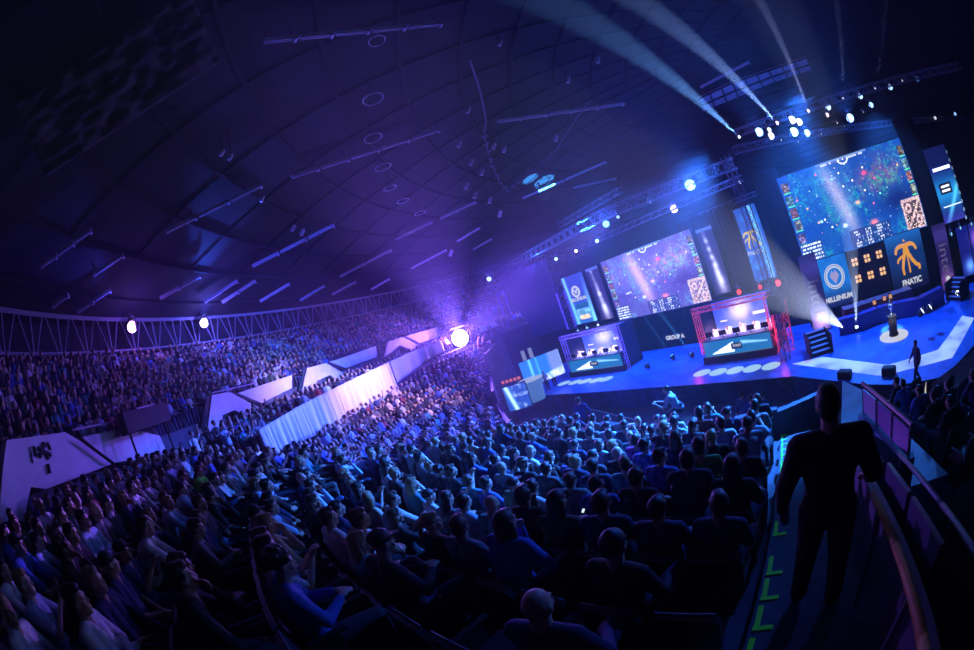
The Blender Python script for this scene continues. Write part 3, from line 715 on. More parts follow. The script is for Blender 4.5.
def game_picture(kind):
    h, w = 99, 176; Y, X = np.mgrid[0:h, 0:w]; u, v = X/w, Y/h     # v from the top
    im = np.zeros((h, w, 3))+np.array((14, 62, 140.) if kind == 'right' else (72, 66, 140.))
    n = fbm(h, w, 18, 1); n2 = fbm(h, w, 7, 9); n3 = vnoise(h, w, 2.2, 20)
    gm = np.clip((n-.45)*5, 0, 1)*np.clip((n3-.3)*2.2, 0, 1)
    im = mixc(im, gm*.75, (24, 140, 150) if kind == 'right' else (90, 140, 175))
    gd = np.exp(-(((u-.27)/.13)**2+((v-.35)/.4)**2)); im = mixc(im, .6*gd*np.clip(n2*1.8-.3, 0, 1), (50, 150, 150))
    path = np.exp(-((u-.36-.13*(v-.3))/.055)**2)*np.clip(1.5-abs(v-.45)*2.4, 0, 1)
    im = mixc(im, .75*path, (165, 150, 185) if kind == 'right' else (205, 160, 200))
    pk = np.exp(-(((u-.68-.2*(.5-v))/.2)**2+((v-.30)/.2)**2))
    im = mixc(im, .55*pk*np.clip(n2*2-.4, 0, 1), (180, 60, 110) if kind == 'right' else (225, 150, 200))
    gr = np.exp(-(((u-.72)/.13)**2+((v-.36)/.16)**2)); im = mixc(im, .5*gr*np.clip(n3*2-.5, 0, 1), (60, 170, 110))
    dk = np.exp(-(((u-.83)/.16)**2+((v-.62)/.13)**2)); im = mixc(im, .8*dk, (10, 22, 80) if kind == 'right' else (48, 26, 110))
    dk = np.exp(-(((u-.15)/.13)**2+((v-.62)/.2)**2)); im = mixc(im, .5*dk, (10, 50, 130) if kind == 'right' else (42, 40, 120))
    g = np.random.RandomState(3)
    for _ in range(42):            # sparks, small figures
        x, y = g.randint(14, w-14), g.randint(8, h-20); c = [(240, 240, 255), (255, 90, 130), (120, 230, 240), (255, 180, 120)][g.randint(4)]; s = g.randint(1, 3)
        im[y:y+s, x:x+s] = c
    for x, y, r, c in ((.5, .52, 3, (255, 170, 150)), (.62, .24, 3, (255, 80, 120)), (.36, .72, 3, (200, 230, 255)), (.58, .78, 5, (225, 110, 130)), (.2, .6, 2, (190, 230, 255))):
        m = np.exp(-((X-x*w)**2+((Y-y*h)*1.6)**2)/(r*r)); im = mixc(im, np.clip(m*1.3, 0, 1), c)
    # side columns of portraits
    for k in range(5):
        y = int(h*(.09+.145*k))
        for x0, s in ((2, 9), (w-9, 8)):
            c = [(225, 190, 150), (150, 210, 230), (230, 150, 160), (210, 220, 200), (170, 150, 230)][k]
            blk = n3[y:y+10, x0:x0+s]; im[y:y+10, x0:x0+s] = np.array(c)*(.15+1.0*g.rand(*blk.shape)[..., None]*blk[..., None])
            im[y+11:y+12, x0:x0+s] = (90, 220, 120)
    im = im*(.88+.24*g.rand(h, w)[..., None]); im = mixc(im, (g.rand(h, w) > .995)*.6, (200, 215, 250))
    # score strip on the top edge
    im[0:2, int(w*.3):int(w*.7)] = (90, 120, 170)
    for x in range(int(w*.33), int(w*.67), 3):
        im[2:4, x:x+2] = (200, 205, 235) if g.rand() > .35 else (90, 90, 140)
    m = (abs(np.hypot((X-w*.5), (Y-1)*1.1)-7) < .9) & (Y > 1); im[m] = (205, 210, 240)
    # statistics panel bottom centre, champion panel bottom left
    y0, y1, x0, x1 = int(h*.80), h-1, int(w*.38), int(w*.70); im[y0:y1, x0:x1] = im[y0:y1, x0:x1]*.35+np.array((18, 24, 60))
    for y in range(y0+2, y1-1, 3):
        for x in range(x0+2, x1-2, 2):
            if (x//8) % 2 and g.rand() > .35: im[y:y+2, x] = (215, 220, 240)
            elif g.rand() > .8: im[y:y+2, x] = (120, 150, 200)
    y0, x1 = int(h*.78), int(w*.17); im[y0:, :x1] = im[y0:, :x1]*.4+np.array((22, 30, 70))
    for y in range(y0+2, h-2, 4):
        for x in range(2, x1-2):
            if g.rand() > .35: im[y:y+2, x] = (210, 225, 240)
    # minimap bottom right
    y0, x0 = int(h*.66), int(w*.835); hh, ww = h-1-y0, w-1-x0; yy, xx = np.mgrid[0:hh, 0:ww]; a, b = xx/ww, yy/hh
    mm = np.zeros((hh, ww, 3))+np.array((62, 50, 66.) if kind == 'right' else (105, 92, 125.)); lane = (abs(a+b-1) < .07) | (a < .09) | (b < .09) | (a > .91) | (b > .91) | (abs(np.hypot(a-.28, b-.28)-.12) < .05) | (abs(np.hypot(a-.72, b-.72)-.12) < .05)
    mm[lane] = (170, 140, 145); mm *= .7+.6*g.rand(hh, ww)[..., None]; mm[(g.rand(hh, ww) > .93)] = (255, 230, 210); im[y0:y0+hh, x0:x0+ww] = mm
    im[y0-1, x0:] = (130, 115, 130)
    return im
def grid_panel(parent, name, L, H, im, m, y=0.0, x0=0.0, z0=0.0):
    h, w = im.shape[:2]; xs = np.linspace(x0, x0+L, w+1); zs = np.linspace(z0+H, z0, h+1)
    vx = np.stack([np.tile(xs, h+1), np.full((h+1)*(w+1), y), np.repeat(zs, w+1)], 1)
    i = (np.arange(h)[:, None]*(w+1)+np.arange(w)[None]).ravel(); f = np.stack([i, i+w+1, i+w+2, i+1], 1)
    me = bpy.data.meshes.new(name); me.from_pydata(vx.tolist(), [], f.tolist())
    at = me.color_attributes.new('Col', 'FLOAT_COLOR', 'CORNER')
    c = np.ones((h*w, 4, 4), np.float32); c[:, :, :3] = lin(np.clip(im, 0, 255)).reshape(-1, 1, 3); at.data.foreach_set('color', c.ravel())
    me.materials.append(m); return link(name, me, parent)
def upright(name, label, cat, pl, pr, zb, group=None):
    L, a = frame(pl, pr); return thing(name, label, cat, (pl[0], pl[1], zb), a, group), L
def xy(v): return (v.x, v.y)
SD = (.48, -.88); LSO = (11.4, 34.9); RSD = (.69, -.73); RSO = (19.9, 18.8)
L_ = lambda x, y: at_plane(x, y, LSO, SD)
Rr = lambda x, y: at_plane(x, y, RSO, RSD)

# decks
mb = MB()
deck = [(-1.0, 34.6), (1.8, 33.4), (8.41, 23.6), (11.04, 19.1), (13.3, 15.0), (13.76, 10.27), (14.29, 8.34), (15.5, 6.39), (19.5, 5.6), (27, 6.2), (31, 9), (26.5, 14.5), (23, 20), (22.5, 28), (16, 44), (2, 44)]
mb.slab(deck, FL, SZ)
M_deck = mat('stage_deck', (.03, .19, .62), .38, noise=(1.2, .35))
struct(mb.obj('floor_stage', M_deck))
mb = MB()
for (x0, y0), (x1, y1) in zip(deck[:8], deck[1:9]):
    d = Vector((x1-x0, y1-y0, 0)).normalized(); n = Vector((d.y, -d.x, 0))*-.04
    c = [(x0, y0), (x1, y1), (x1-n.x*1.0, y1-n.y*1.0), (x0-n.x*1.0, y0-n.y*1.0)]
    mb.slab([(x0-.05*d.y*-1, y0-.05*d.x), (x1-.05*d.y*-1, y1-.05*d.x), (x1, y1), (x0, y0)] if False else [(x0+n.x*1.3, y0+n.y*1.3), (x1+n.x*1.3, y1+n.y*1.3), (x1, y1), (x0, y0)], FL, SZ+.004)
o = mb.obj('stage_skirt', M_dark); tag(o, 'black skirt cloth along the front of the blue stage', 'stage skirt')
# pale chevron on the round-table end of the stage
outer = [at_z(x, y, SZ) for x, y in ((792, 364), (880, 376), (952, 358), (974, 318))]; inner = [at_z(x, y, SZ) for x, y in ((822, 357), (888, 365), (938, 350), (962, 316))]
mb = MB(); z = SZ+.012
def markchev(w, h, seed): return fbm(h, w, 9, seed)
for i in range(3):
    mb.add([(p.x, p.y, zz) for zz in (SZ, z) for p in (outer[i], outer[i+1], inner[i+1], inner[i])], [(4, 7, 6, 5), (0, 1, 5, 4), (1, 2, 6, 5), (2, 3, 7, 6), (3, 0, 4, 7)])
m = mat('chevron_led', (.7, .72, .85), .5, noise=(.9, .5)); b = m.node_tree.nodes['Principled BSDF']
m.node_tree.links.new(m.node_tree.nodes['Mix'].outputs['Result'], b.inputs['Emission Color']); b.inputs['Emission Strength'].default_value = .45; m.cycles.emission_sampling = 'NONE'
tag(mb.obj('floor_marking', m), 'broad pale lit chevron band around the trophy on the blue stage', 'floor band')
c = at_z(894, 336, SZ)
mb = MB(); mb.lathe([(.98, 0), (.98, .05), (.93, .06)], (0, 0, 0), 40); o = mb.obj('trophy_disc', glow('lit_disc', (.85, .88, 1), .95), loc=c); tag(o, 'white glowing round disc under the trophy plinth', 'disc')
tr = thing('trophy', 'tall silver trophy standing on its black plinth in the glowing disc', 'trophy', c+Vector((0, 0, .06)))
mb = MB(); mb.lathe([(.34, 0), (.34, .08), (.29, .12), (.29, .95), (.33, 1.0), (.33, 1.05)], n=8); mb.obj('plinth', M_black, tr)
mb = MB(); mb.lathe([(.17, 1.05), (.17, 1.12), (.07, 1.18), (.06, 1.3), (.14, 1.42), (.20, 1.6), (.21, 1.66), (.17, 1.66), (.05, 1.7), (.03, 1.8), (.06, 1.86), (.01, 1.93)], n=20)
M_silver = mat('silver', (.9, .9, .95), .15, metal=1.0, emit=(.6, .7, 1), es=.0); cup = mb.obj('cup', M_silver, tr, smooth=True)
for s in (-1, 1):
    q = MB(); q.torus((s*.2, 0, 1.55), .1, .015, 14, 6, Matrix.Rotation(PI/2, 3, 'X')); q.obj('handle', M_silver, tr, smooth=True)
q = MB(); [q.cyl((0, 0, 1.86), (.12*math.cos(t), 0, 1.86+.12*math.sin(t)), .02, .004, n=5) for t in np.arange(0, 2*PI, PI/4)]; q.obj('star', M_silver, tr)

# big game screens
def game_screen(pl, pr, zt, zb, kind, label):
    o, L = upright('led_screen', label, 'screen', pl, pr, zb)
    grid_panel(o, 'display', L, zt-zb, game_picture(kind), M_screen)
    mb = MB(); mb.box((L/2, .22, (zt-zb)/2), (L+.12, .4, zt-zb+.12)); mb.obj('housing', M_black, o)
    return o
game_screen((11.39, 34.92), (16.2, 26.1), 1.37, -4.13, 'left', 'large violet tinted screen showing the game, over the space between booths')
game_screen((19.92, 18.78), (27.09, 11.2), 2.4, -3.2, 'right', 'largest blue screen showing the game, above the team logo panels')

# dark masking between the screens
def blackbox(nm, pl, pr, zt, zb, m, label, cat='drape', dep=.5):
    o, L = upright(nm, label, cat, pl, pr, zb); mb = MB(); mb.box((L/2, .3+dep/2, (zt-zb)/2), (L, dep, zt-zb)); 
    for k in range(int(L/.35)): mb.cyl((.17+.35*k, .34, 0), (.17+.35*k, .34, zt-zb), .09, n=8, cap=False)
    c = mb.obj('cloth', m, o); return o
a = L_(702, 213); blackbox('masking_drape', xy(L_(696, 290)), xy(L_(735, 220)), 2.0, -2.9, mat('grey_drape', (.025, .03, .045), .9), 'dull grey masking drape beside the light pillar', dep=.2)
blackbox('masking_drape', xy(L_(752, 205)+Vector((1.0, .4, 0))), (20.0, 19.2), 3.2, -4.6, M_dark, 'black masking drape before the largest screen')
p1, p2 = Rr(902, 138), Rr(925, 148); blackbox('masking_drape', xy(p1), xy(p2), 3.6, -6.8, M_dark, 'black masking drape between largest screen and slim banner')
blackbox('masking_drape', (8.0, 41.8), (24.0, 15.5), -4.1, SZ, M_dark, 'long black backing drape behind the two booths', dep=.2)
blackbox('masking_drape', (20.0, 19.6), (31.0, 8.2), -2.9, SZ, M_dark, 'black backing drape behind the logo panels', dep=.2)
pl, pr = at_d(500, 286, 44), at_d(549, 272, 42); blackbox('masking_drape', xy(pl), xy(pr), pl.z+1.0, pl.z-6.5, mat('indigo_drape', (.02, .02, .09), .8), 'wide indigo masking drape at the far end behind the side stage')

def banner_panel(name, label, cat, pl, pr, zt, zb, im, es=1.0, m=None):
    o, L = upright(name, label, cat, pl, pr, zb); grid_panel(o, 'display', L, zt-zb, im, m or M_screen)
    mb = MB(); mb.box((L/2, .11, (zt-zb)/2), (L+.06, .2, zt-zb+.06)); mb.obj('housing', M_black, o); return o, L, zt-zb
M_txt = glow('letter_white', (.85, .88, 1), .95)
def words_on(o, txt, size, x, z, m=None, y=-.03, rot=0.0, bold=.0, name='lettering'):
    o = next((c for c in o.children if c.name.split('.')[0] in ('desk_front',)), None) or next((c for c in o.children if c.name.split('.')[0] in ('display', 'backing')), o)
    t = link(name, text_mesh(txt, size, m or M_txt, .01, bold=bold), o, (x, y, z)); t.rotation_euler = (0, rot, 0); return t
# slim banner with ring emblem, left of the left screen
h, w = 60, 24; Y, X = np.mgrid[0:h, 0:w]; im = np.zeros((h, w, 3))+np.array((34, 50, 140.)); im = mixc(im, np.clip((Y/h-.3)*1.6, 0, 1)*.5, (30, 120, 180))
im = mixc(im, np.exp(-((X-2-Y*.03)/1.6)**2)*.8, (120, 200, 240)); im = mixc(im, np.exp(-((X-21.5)/1.8)**2)*np.clip(Y/h, 0, 1), (130, 210, 245))
blk = fbm(h, w, 3, 4); im[42:55, 6:20] = np.array((90, 150, 190))*(.5+blk[42:55, 6:20, None]); im[50:55, 8:18] = np.array((230, 190, 150))*(.5+.8*blk[50:55, 8:18, None]); im[36:41, 6:20] = (16, 70, 110)
o, L, H = banner_panel('led_banner', 'slim lit banner with white ring emblem and pale title bar', 'banner', (8.49, 40.24), (10.07, 37.35), 1.25, -3.64, im)
mb = MB(); mb.torus((L*.5, -.05, H*.66), .48, .12, 26, 6, Matrix.Rotation(PI/2, 3, 'X')); mb.cyl((L*.5-.2, -.05, H*.70), (L*.5, -.05, H*.62), .07, n=6); mb.cyl((L*.5+.2, -.05, H*.70), (L*.5, -.05, H*.62), .07, n=6); mb.obj('ring_emblem', M_txt, o)
words_on(o, 'MILLENIUM', .46, L*.5, H*.50, bold=.012)
# tall banner with orange emblem behind the truss tower
h, w = 60, 22; Y, X = np.mgrid[0:h, 0:w]; im = np.zeros((h, w, 3))+np.array((20, 60, 140.)); im = mixc(im, np.exp(-((X-15-Y*.04)/2.5)**2)*.8, (120, 190, 240)); im = mixc(im, np.clip(fbm(h, w, 6, 2)*1.4-.6, 0, 1), (40, 130, 200))
o, L, H = banner_panel('led_banner', 'tall lit banner with orange emblem standing behind the truss tower', 'banner', (18.15, 22.55), (19.0, 20.95), 1.5, -3.55, im)
def fnatic(mb, cx, cz, s, y=-.04):
    def st(pts, r0, r1):
        n = len(pts)-1
        for i in range(n):
            a = r0+(r1-r0)*i/n; b = r0+(r1-r0)*(i+1)/n; (xa, za), (xb, zb) = pts[i], pts[i+1]
            mb.cyl((cx+xa*s, y, cz+za*s), (cx+xb*s, y, cz+zb*s), a*s, b*s, n=8)
    def arc(x0, z0, r, a0, a1, n=8): return [(x0+r*math.cos(R(a0+(a1-a0)*k/n)), z0+r*math.sin(R(a0+(a1-a0)*k/n))) for k in range(n+1)]
    st([(-.92, .38)]+[(-.80, .68), (-.55, .80), (-.2, .80), (-.02, .74)], .10, .15)      # left hook of the top bar
    st([(.92, .38), (.80, .66), (.55, .80), (.2, .80), (.02, .74)], .10, .15)            # right hook
    st([(-.02, .74), (-.16, .30), (-.36, -.1), (-.52, -.52), (-.50, -.95)], .15, .09)    # long left stem
    st([(.04, .74), (.16, .25), (.40, -.18), (.66, -.5), (.96, -.62), (.88, -.86)], .15, .10)  # right leg
    st([(-.16, .18), (-.50, .14), (-.80, .02), (-.88, -.18)], .10, .07)                  # middle bar
    st([(.02, .30), (.05, -.3), (.04, -.9)], .05, .08); mb.ell((cx, y, cz+1.08*s), (.09*s, .03, .09*s), None, 10, 6)
M_or = glow('emblem_orange', (1, .42, .04), 1.1); M_ye = glow('emblem_yellow', (1, .75, .12), 1.0)
mb = MB(); fnatic(mb, L*.38, H*.56, .62); mb.obj('emblem', M_ye, o); words_on(o, 'FNATIC', .42, L*.42, H*.38)
# white light pillars
def pillar(pl, pr, zt, zb, seed, label):
    h, w = 80, 14; Y, X = np.mgrid[0:h, 0:w]; im = np.zeros((h, w, 3))+np.array((22, 24, 70.)); v = Y/h
    n = vnoise(h, w, 5, seed); cx = 4.5+3.5*v; wd = 1.6+2.6*v**2; core = np.exp(-((X-cx)/wd)**2)*np.clip(.25+1.0*v+.7*(n-.5), 0, 1)
    im = mixc(im, np.clip(core, 0, 1), (205, 205, 255)); im = mixc(im, np.clip((v-.8)*4, 0, 1)*.8, (24, 16, 50)); im[:4] = (60, 80, 160)
    banner_panel('light_pillar', label, 'pillar', pl, pr, zt, zb, im)
a_, b_ = L_(585, 270), L_(597, 266); pillar(xy(a_), xy(b_), 1.25, -3.75, 31, 'slim light pillar glowing white and blue beside the ring emblem banner')
a_, b_ = L_(697, 236), L_(713, 232); pillar(xy(a_), xy(b_), 1.1, -3.8, 44, 'slim light pillar glowing white between violet screen and grey drape')
# team panels under the big screen
h, w = 60, 34; Y, X = np.mgrid[0:h, 0:w]; im = np.zeros((h, w, 3))+np.array((14, 78, 150.)); im = mixc(im, np.clip(fbm(h, w, 12, 6)*1.6-.6, 0, 1)*.6, (30, 120, 190)); im = mixc(im, np.clip((Y/h-.55)*2.4, 0, 1), (12, 20, 60))
o, L, H = banner_panel('team_panel', 'blue team panel with silver ring emblem above slanted white lettering', 'panel', (20.15, 17.9), (21.75, 16.25), -3.15, -6.25, im)
mb = MB(); mb.torus((L*.5, -.05, H*.60), .60, .06, 32, 6, Matrix.Rotation(PI/2, 3, 'X')); mb.torus((L*.5, -.05, H*.60), .74, .035, 32, 6, Matrix.Rotation(PI/2, 3, 'X')); ring = mb.obj('ring_emblem', M_txt, o)
mb = MB(); mb.prism([(L*.5-.36, H*.62), (L*.5-.12, H*.60+.42), (L*.5, H*.60+.2), (L*.5+.12, H*.60+.42), (L*.5+.36, H*.62), (L*.5, H*.60-.48)], -.08, -.02); mb.obj('gem_emblem', glow('gem', (.62, .55, 1), .8), o)
words_on(o, 'MILLENIUM', .42, L*.5, H*.16, bold=.02)
im = np.zeros((60, 34, 3))+np.array((8, 34, 78.)); im = mixc(im, np.clip((.35-Y/h)*2.4, 0, 1), (20, 82, 150)); im = mixc(im, np.clip((Y/h-.5)*2, 0, 1), (6, 8, 26))
o, L, H = banner_panel('team_panel', 'dark blue team panel with big orange emblem over white lettering', 'panel', (24.15, 14.0), (26.35, 11.7), -3.1, -6.6, im)
mb = MB(); fnatic(mb, L*.5, H*.56, 1.0); mb.obj('emblem', M_or, o); words_on(o, 'FNATIC', .50, L*.52, H*.14, bold=.02)
# lamp grids between them
o, L = upright('blinder_frame', 'black frame of six square orange blinders between the team panels', 'lamp frame', (21.85, 16.15), (24.05, 14.1), -6.2)
mb = MB(); mb.box((L/2, .2, 1.5), (L, .3, 3.0)); mb.obj('backing', M_black, o)
for r_ in range(2):
    for c_ in range(3):
        mb = MB(); x, z = .45+c_*1.02, 2.3-r_*1.05
        for dx in (-.13, .13):
            for dz in (-.13, .13): mb.rbox((x+dx, -.04, z+dz), (.2, .08, .2), .03)
        mb.obj('blinder', glow('blinder_orange', (1, .55, .25), 1.5), o)
mb = MB(); mb.box((L/2, -.6, .0-.55), (L+2.6, 1.1, .9)); mb.obj('riser', mat('brown_riser', (.25, .13, .12), .5), o)
for k in range(4):
    p = [at_plane(x, y, (19.0, 17.75), RSD) for x, y in ((862, 307), (874, 302), (884, 298), (890, 296))][k]
    t = thing('footlight', '%s small orange footlight along the riser behind the trophy' % ordinal(k+1), 'lamp', p, math.atan2(RSD[1], RSD[0]), 'orange footlights on the riser')
    mb = MB(); mb.rbox((0, 0, 0), (.32, .2, .32), .03); mb.obj('housing', M_black, t); mb = MB(); mb.box((0, -.12, 0), (.24, .04, .24)); mb.obj('lens', glow('foot_orange', (1, .45, .2), .9), t)
# curved blue riser behind the trophy
mb = MB(); pts = [at_z(x, y, SZ) for x, y in ((840, 336), (862, 331), (880, 324), (900, 319), (922, 315), (945, 303))]
for a, b in zip(pts, pts[1:]):
    d = (b-a).normalized(); t = Vector((-d.y, d.x, 0))*.6; mb.slab([(p.x, p.y) for p in (a, b, b+t, a+t)], SZ, SZ+.95)
tag(mb.obj('stage_riser', mat('blue_riser', (.02, .05, .25), .5)), 'low curved dark blue riser behind the trophy', 'riser')
# side columns with vertical lettering
for i, (a, b, zt, zb, lab) in enumerate((((19.2, 18.6), (20.1, 17.7), -2.6, -7.4, 'dark purple column with vertical lettering between stage steps and ring emblem panel'), ((27.3, 10.95), (28.2, 10.0), -3.3, -7.4, 'dark purple column with vertical lettering beside the orange emblem panel'))):
    h, w = 60, 16; Y, X = np.mgrid[0:h, 0:w]; im = np.zeros((h, w, 3))+np.array((22, 16, 58.)); im = mixc(im, np.exp(-(((X-8)/9)**2+((Y-52)/10.)**2)), (190, 150, 235) if i == 0 else (110, 60, 130)); im = mixc(im, .4*np.exp(-((Y-10)/8.)**2), (70, 60, 150))
    o, L, H = banner_panel('lettered_column', lab, 'column', a, b, zt, zb, im); words_on(o, 'intel', 1.25, L*.5, H*.45, m=glow('letter_dim', (.5, .42, .85), .30), rot=PI/2)
    mb = MB(); mb.ell((L*.5, -.05, H*.16), (.22, .04, .22)); mb.obj('white_dot', M_txt, o)
# slim banners on the right edge
h, w = 70, 24; Y, X = np.mgrid[0:h, 0:w]; im = np.zeros((h, w, 3))+np.array((12, 22, 84.)); im = mixc(im, np.exp(-(((Y-42)/15.)**2)), (24, 110, 170)); im = mixc(im, np.exp(-((X+Y*.6-46)/2.5)**2)*.7*(Y > 22), (90, 200, 240)); im = mixc(im, np.clip((Y-58)/10., 0, 1)*.6, (60, 50, 150)); im[:18] *= .75
im[19:22, 3:22] = (225, 230, 250); im[34:44, 4:17] = (14, 18, 40); im[36:38, 6:15] = (220, 225, 240); im[40:42, 6:15] = (220, 225, 240); im[55:56, 3:23] = (200, 220, 240)
banner_panel('led_banner', 'slim blue banner with boxed title near the dark edge of the hall', 'banner', (28.25, 9.97), (29.83, 8.3), 1.22, -3.43, im)
pts_ = [(958, 150), (963, 175), (967, 195), (971, 215)]
o = thing('bead_light_tower', 'string of pale blue beads of light beside the slim blue banner', 'light string', at_plane(967, 222, (28.3, 9.9), RSD)); base = at_plane(967, 222, (28.3, 9.9), RSD)
for k in range(9): mb = MB(); mb.ell((0, 0, .3+.52*k), (.13, .08, .13), None, 10, 6); mb.obj('bead_lamp', glow('bead', (.35, .6, 1), .3+.08*(8-k)), o)
mb = MB(); mb.cyl((0, .1, -4.4), (0, .1, 5), .07, n=6); mb.obj('pole', M_black, o)
h, w = 40, 24; Y, X = np.mgrid[0:h, 0:w]; im = np.zeros((h, w, 3))+np.array((12, 18, 90.)); im = mixc(im, np.exp(-(((X-15)/5)**2+((Y-12)/7.)**2)), (150, 90, 210)); im = mixc(im, np.exp(-(((X-6)/4)**2+((Y-32)/6.)**2)), (90, 140, 235))
banner_panel('led_banner', 'blurred violet and blue panel at the far edge beyond the stage stairs', 'panel', (28.9, 9.3), (31.2, 6.9), -3.9, -7.0, im)

# ---- player booths
def booth(pl, pr, ztop, tint, tcol, label, side, dimx=0):
    o, L = upright('player_booth', label, 'booth', pl, pr, SZ); H = ztop-SZ
    mt = mat('booth_truss_lit_'+side, tcol, .5, emit=tcol, es=.22)
    mb = MB(); lattice(mb, (0, .3, .6), (0, .3, H), .34, .34, .03, .4); mb.obj('truss_column', mt, o)
    mb = MB(); lattice(mb, (L, .3, .0), (L, .3, H), .34, .34, .03, .4); mb.obj('truss_column', mt, o)
    mb = MB(); lattice(mb, (-.2, .3, H), (L+.2, .3, H), .34, .30, .03, .4); mb.obj('truss_beam', mt, o)
    h, w = 34, 60; Y, X = np.mgrid[0:h, 0:w]; im = np.zeros((h, w, 3))+np.array((50, 70, 215.)); im = mixc(im, np.exp(-(((X-26)/12.)**2+((Y-9)/9.)**2)), (200, 190, 250) if side == 'l' else (240, 205, 250))
    im = mixc(im, np.clip(fbm(h, w, 7, 8)*2-1, 0, 1)*.6, (20, 30, 120)); im = mixc(im, np.exp(-((Y-24)/5.)**2)*.6, (180, 190, 255)); im[13:15, 38:50] = (220, 210, 240); im[15:16, 5:12] = (210, 200, 240)
    g = grid_panel(o, 'backdrop', L-.4, H-.5, im, M_screen, y=2.6, x0=.2, z0=.4)
    mb = MB(); mb.box((L/2, 2.75, H/2), (L, .2, H)); mb.obj('rear_wall', M_black, o)
    for x in (0.02, L-.02):
        mb = MB(); mb.box((x, 1.55, H/2), (.06, 2.2, H)); mb.obj('side_wall', mat('booth_side', (.02, .015, .05), .8), o)
    mb = MB(); mb.box((L/2, 1.3, .22), (L+.1, 2.9, .44)); mb.obj('platform', M_black, o)
    # desk with printed front
    h, w = 18, 80; Y, X = np.mgrid[0:h, 0:w]; im = np.zeros((h, w, 3))+np.array((18, 84, 135.))
    im = mixc(im, ((Y > 15-(X-8)*.42) & (X > 8) & (X < 36) & (Y < 16))*1.0, (200, 220, 250)); im = mixc(im, np.clip(1-abs((Y-6)-(.10*(X-50)))/(3.5-(X-44)*.08), 0, 1)*(X > 44)*(X < 76)*.9, (150, 205, 245)); im[6:13, 33:46] = (20, 24, 60)
    grid_panel(o, 'desk_front', L-.3, 1.0, im, M_screen, y=-.02, x0=.15, z0=.46)
    mb = MB(); mb.box((L/2, .35, .95), (L-.2, .7, 1.0)); mb.box((L/2, .40, 1.48), (L-.1, .9, .06)); mb.obj('desk', mat('desk_dark', (.03, .04, .08), .4), o)
    words_on(o, 'intel', .34, L*.5, .98, y=-.05, name='desk_lettering')
    mb = MB(); mb.box((L/2, -.04, .45), (L-.3, .03, .05)); mb.obj('desk_edge', glow('edge_cyan', (.3, .6, .9), .35), o)
    return o, L, H
bl, br = (12.74, 23.38), (15.55, 18.9)
tl = at_plane(690, 313, bl, (.53, -.85)).z; o, LB_, HB_ = booth(bl, br, tl, 0, (.95, .16, .30), 'brightly lit player booth with lattice column painted as red lit, nearer the trophy', 'r')
bl2, br2 = (5.68, 35.39), (9.25, 30.4); tl2 = at_plane(566, 338, bl2, (.57, -.82)).z; o2, LB2, HB2 = booth(bl2, br2, tl2, 0, (.42, .28, .95), 'player booth with lattice columns painted as violet lit, under the ring emblem banner', 'l')
def booth_pt(b0, b1, x, y, z):
    d = Vector((b1[0]-b0[0], b1[1]-b0[1])).normalized(); return Vector((b0[0]+d.x*x-d.y*y, b0[1]+d.y*x+d.x*y, SZ+z))
TYPE = make_variant(seated(hl=(-.12, .42, .80), hr=(.12, .42, .80), el=(-.26, .12, .76), er=(.26, .12, .76), lean=.05), 'player', 'long', False, 1.0, .014)
PLN = ['first', 'second', 'third', 'fourth', 'last']
for b0, b1, L, wh, tc in ((bl, br, LB_, 'the booth with the red column', [(.6, .6, .7), (.5, .5, .6)]), (bl2, br2, LB2, 'the violet booth', [(.5, .5, .62), (.42, .42, .6)])):
    d = Vector((b1[0]-b0[0], b1[1]-b0[1])); a = math.atan2(d.y, d.x)
    for k in range(5):
        x = .55+(L-1.1)*k/4
        m = thing('computer_monitor', 'dark-backed computer monitor before the %s player in %s' % (PLN[k], wh), 'monitor', booth_pt(b0, b1, x, .42, 1.51), a, 'player monitors in '+wh)
        mb = MB(); mb.rbox((0, 0, .30), (.56, .04, .34), .01); mb.obj('housing', M_black, m); mb = MB(); mb.box((0, .03, .30), (.52, .01, .30)); mb.obj('display', glow('monitor_face', (.7, .75, 1), 1.2), m)
        mb = MB(); mb.cyl((0, 0, .0), (0, 0, .15), .03, n=6); mb.cyl((0, 0, 0), (0, 0, .02), .12, n=12); mb.obj('foot', M_black, m)
        hr = ['short', 'short', 'curly', 'short', 'cap'][k]
        person(TYPE, booth_pt(b0, b1, x, 1.35, .66), a+PI, SKINS[k % 3], tc[k % 2], TR[0], hr, HAIRC[['dark', 'brown', 'fair', 'dark', 'black'][k]], 'seated player with headset, %s along the desk in %s' % (PLN[k], wh), 'person', 'players in '+wh, 'player')
        ch = thing('gaming_chair', 'tall dark chair behind the %s player in %s' % (PLN[k], wh), 'chair', booth_pt(b0, b1, x, 1.45, .44), a+PI, 'player chairs in '+wh)
        mb = MB(); mb.rbox((0, -.22, .95), (.5, .1, .85), .04); mb.obj('backrest', mat('chair_leather', (.7, .72, .8) if k % 2 else (.3, .3, .5), .5), ch)
        mb = MB(); mb.rbox((0, .03, .5), (.5, .5, .1), .04); mb.obj('seat', M_black, ch); mb = MB(); mb.cyl((0, 0, .05), (0, 0, .5), .04, n=6); [mb.cyl((0, 0, .08), (.28*math.cos(t), .28*math.sin(t), .04), .025, n=5) for t in np.arange(0, 6.2, 1.257)]; mb.obj('pedestal', M_black, ch)
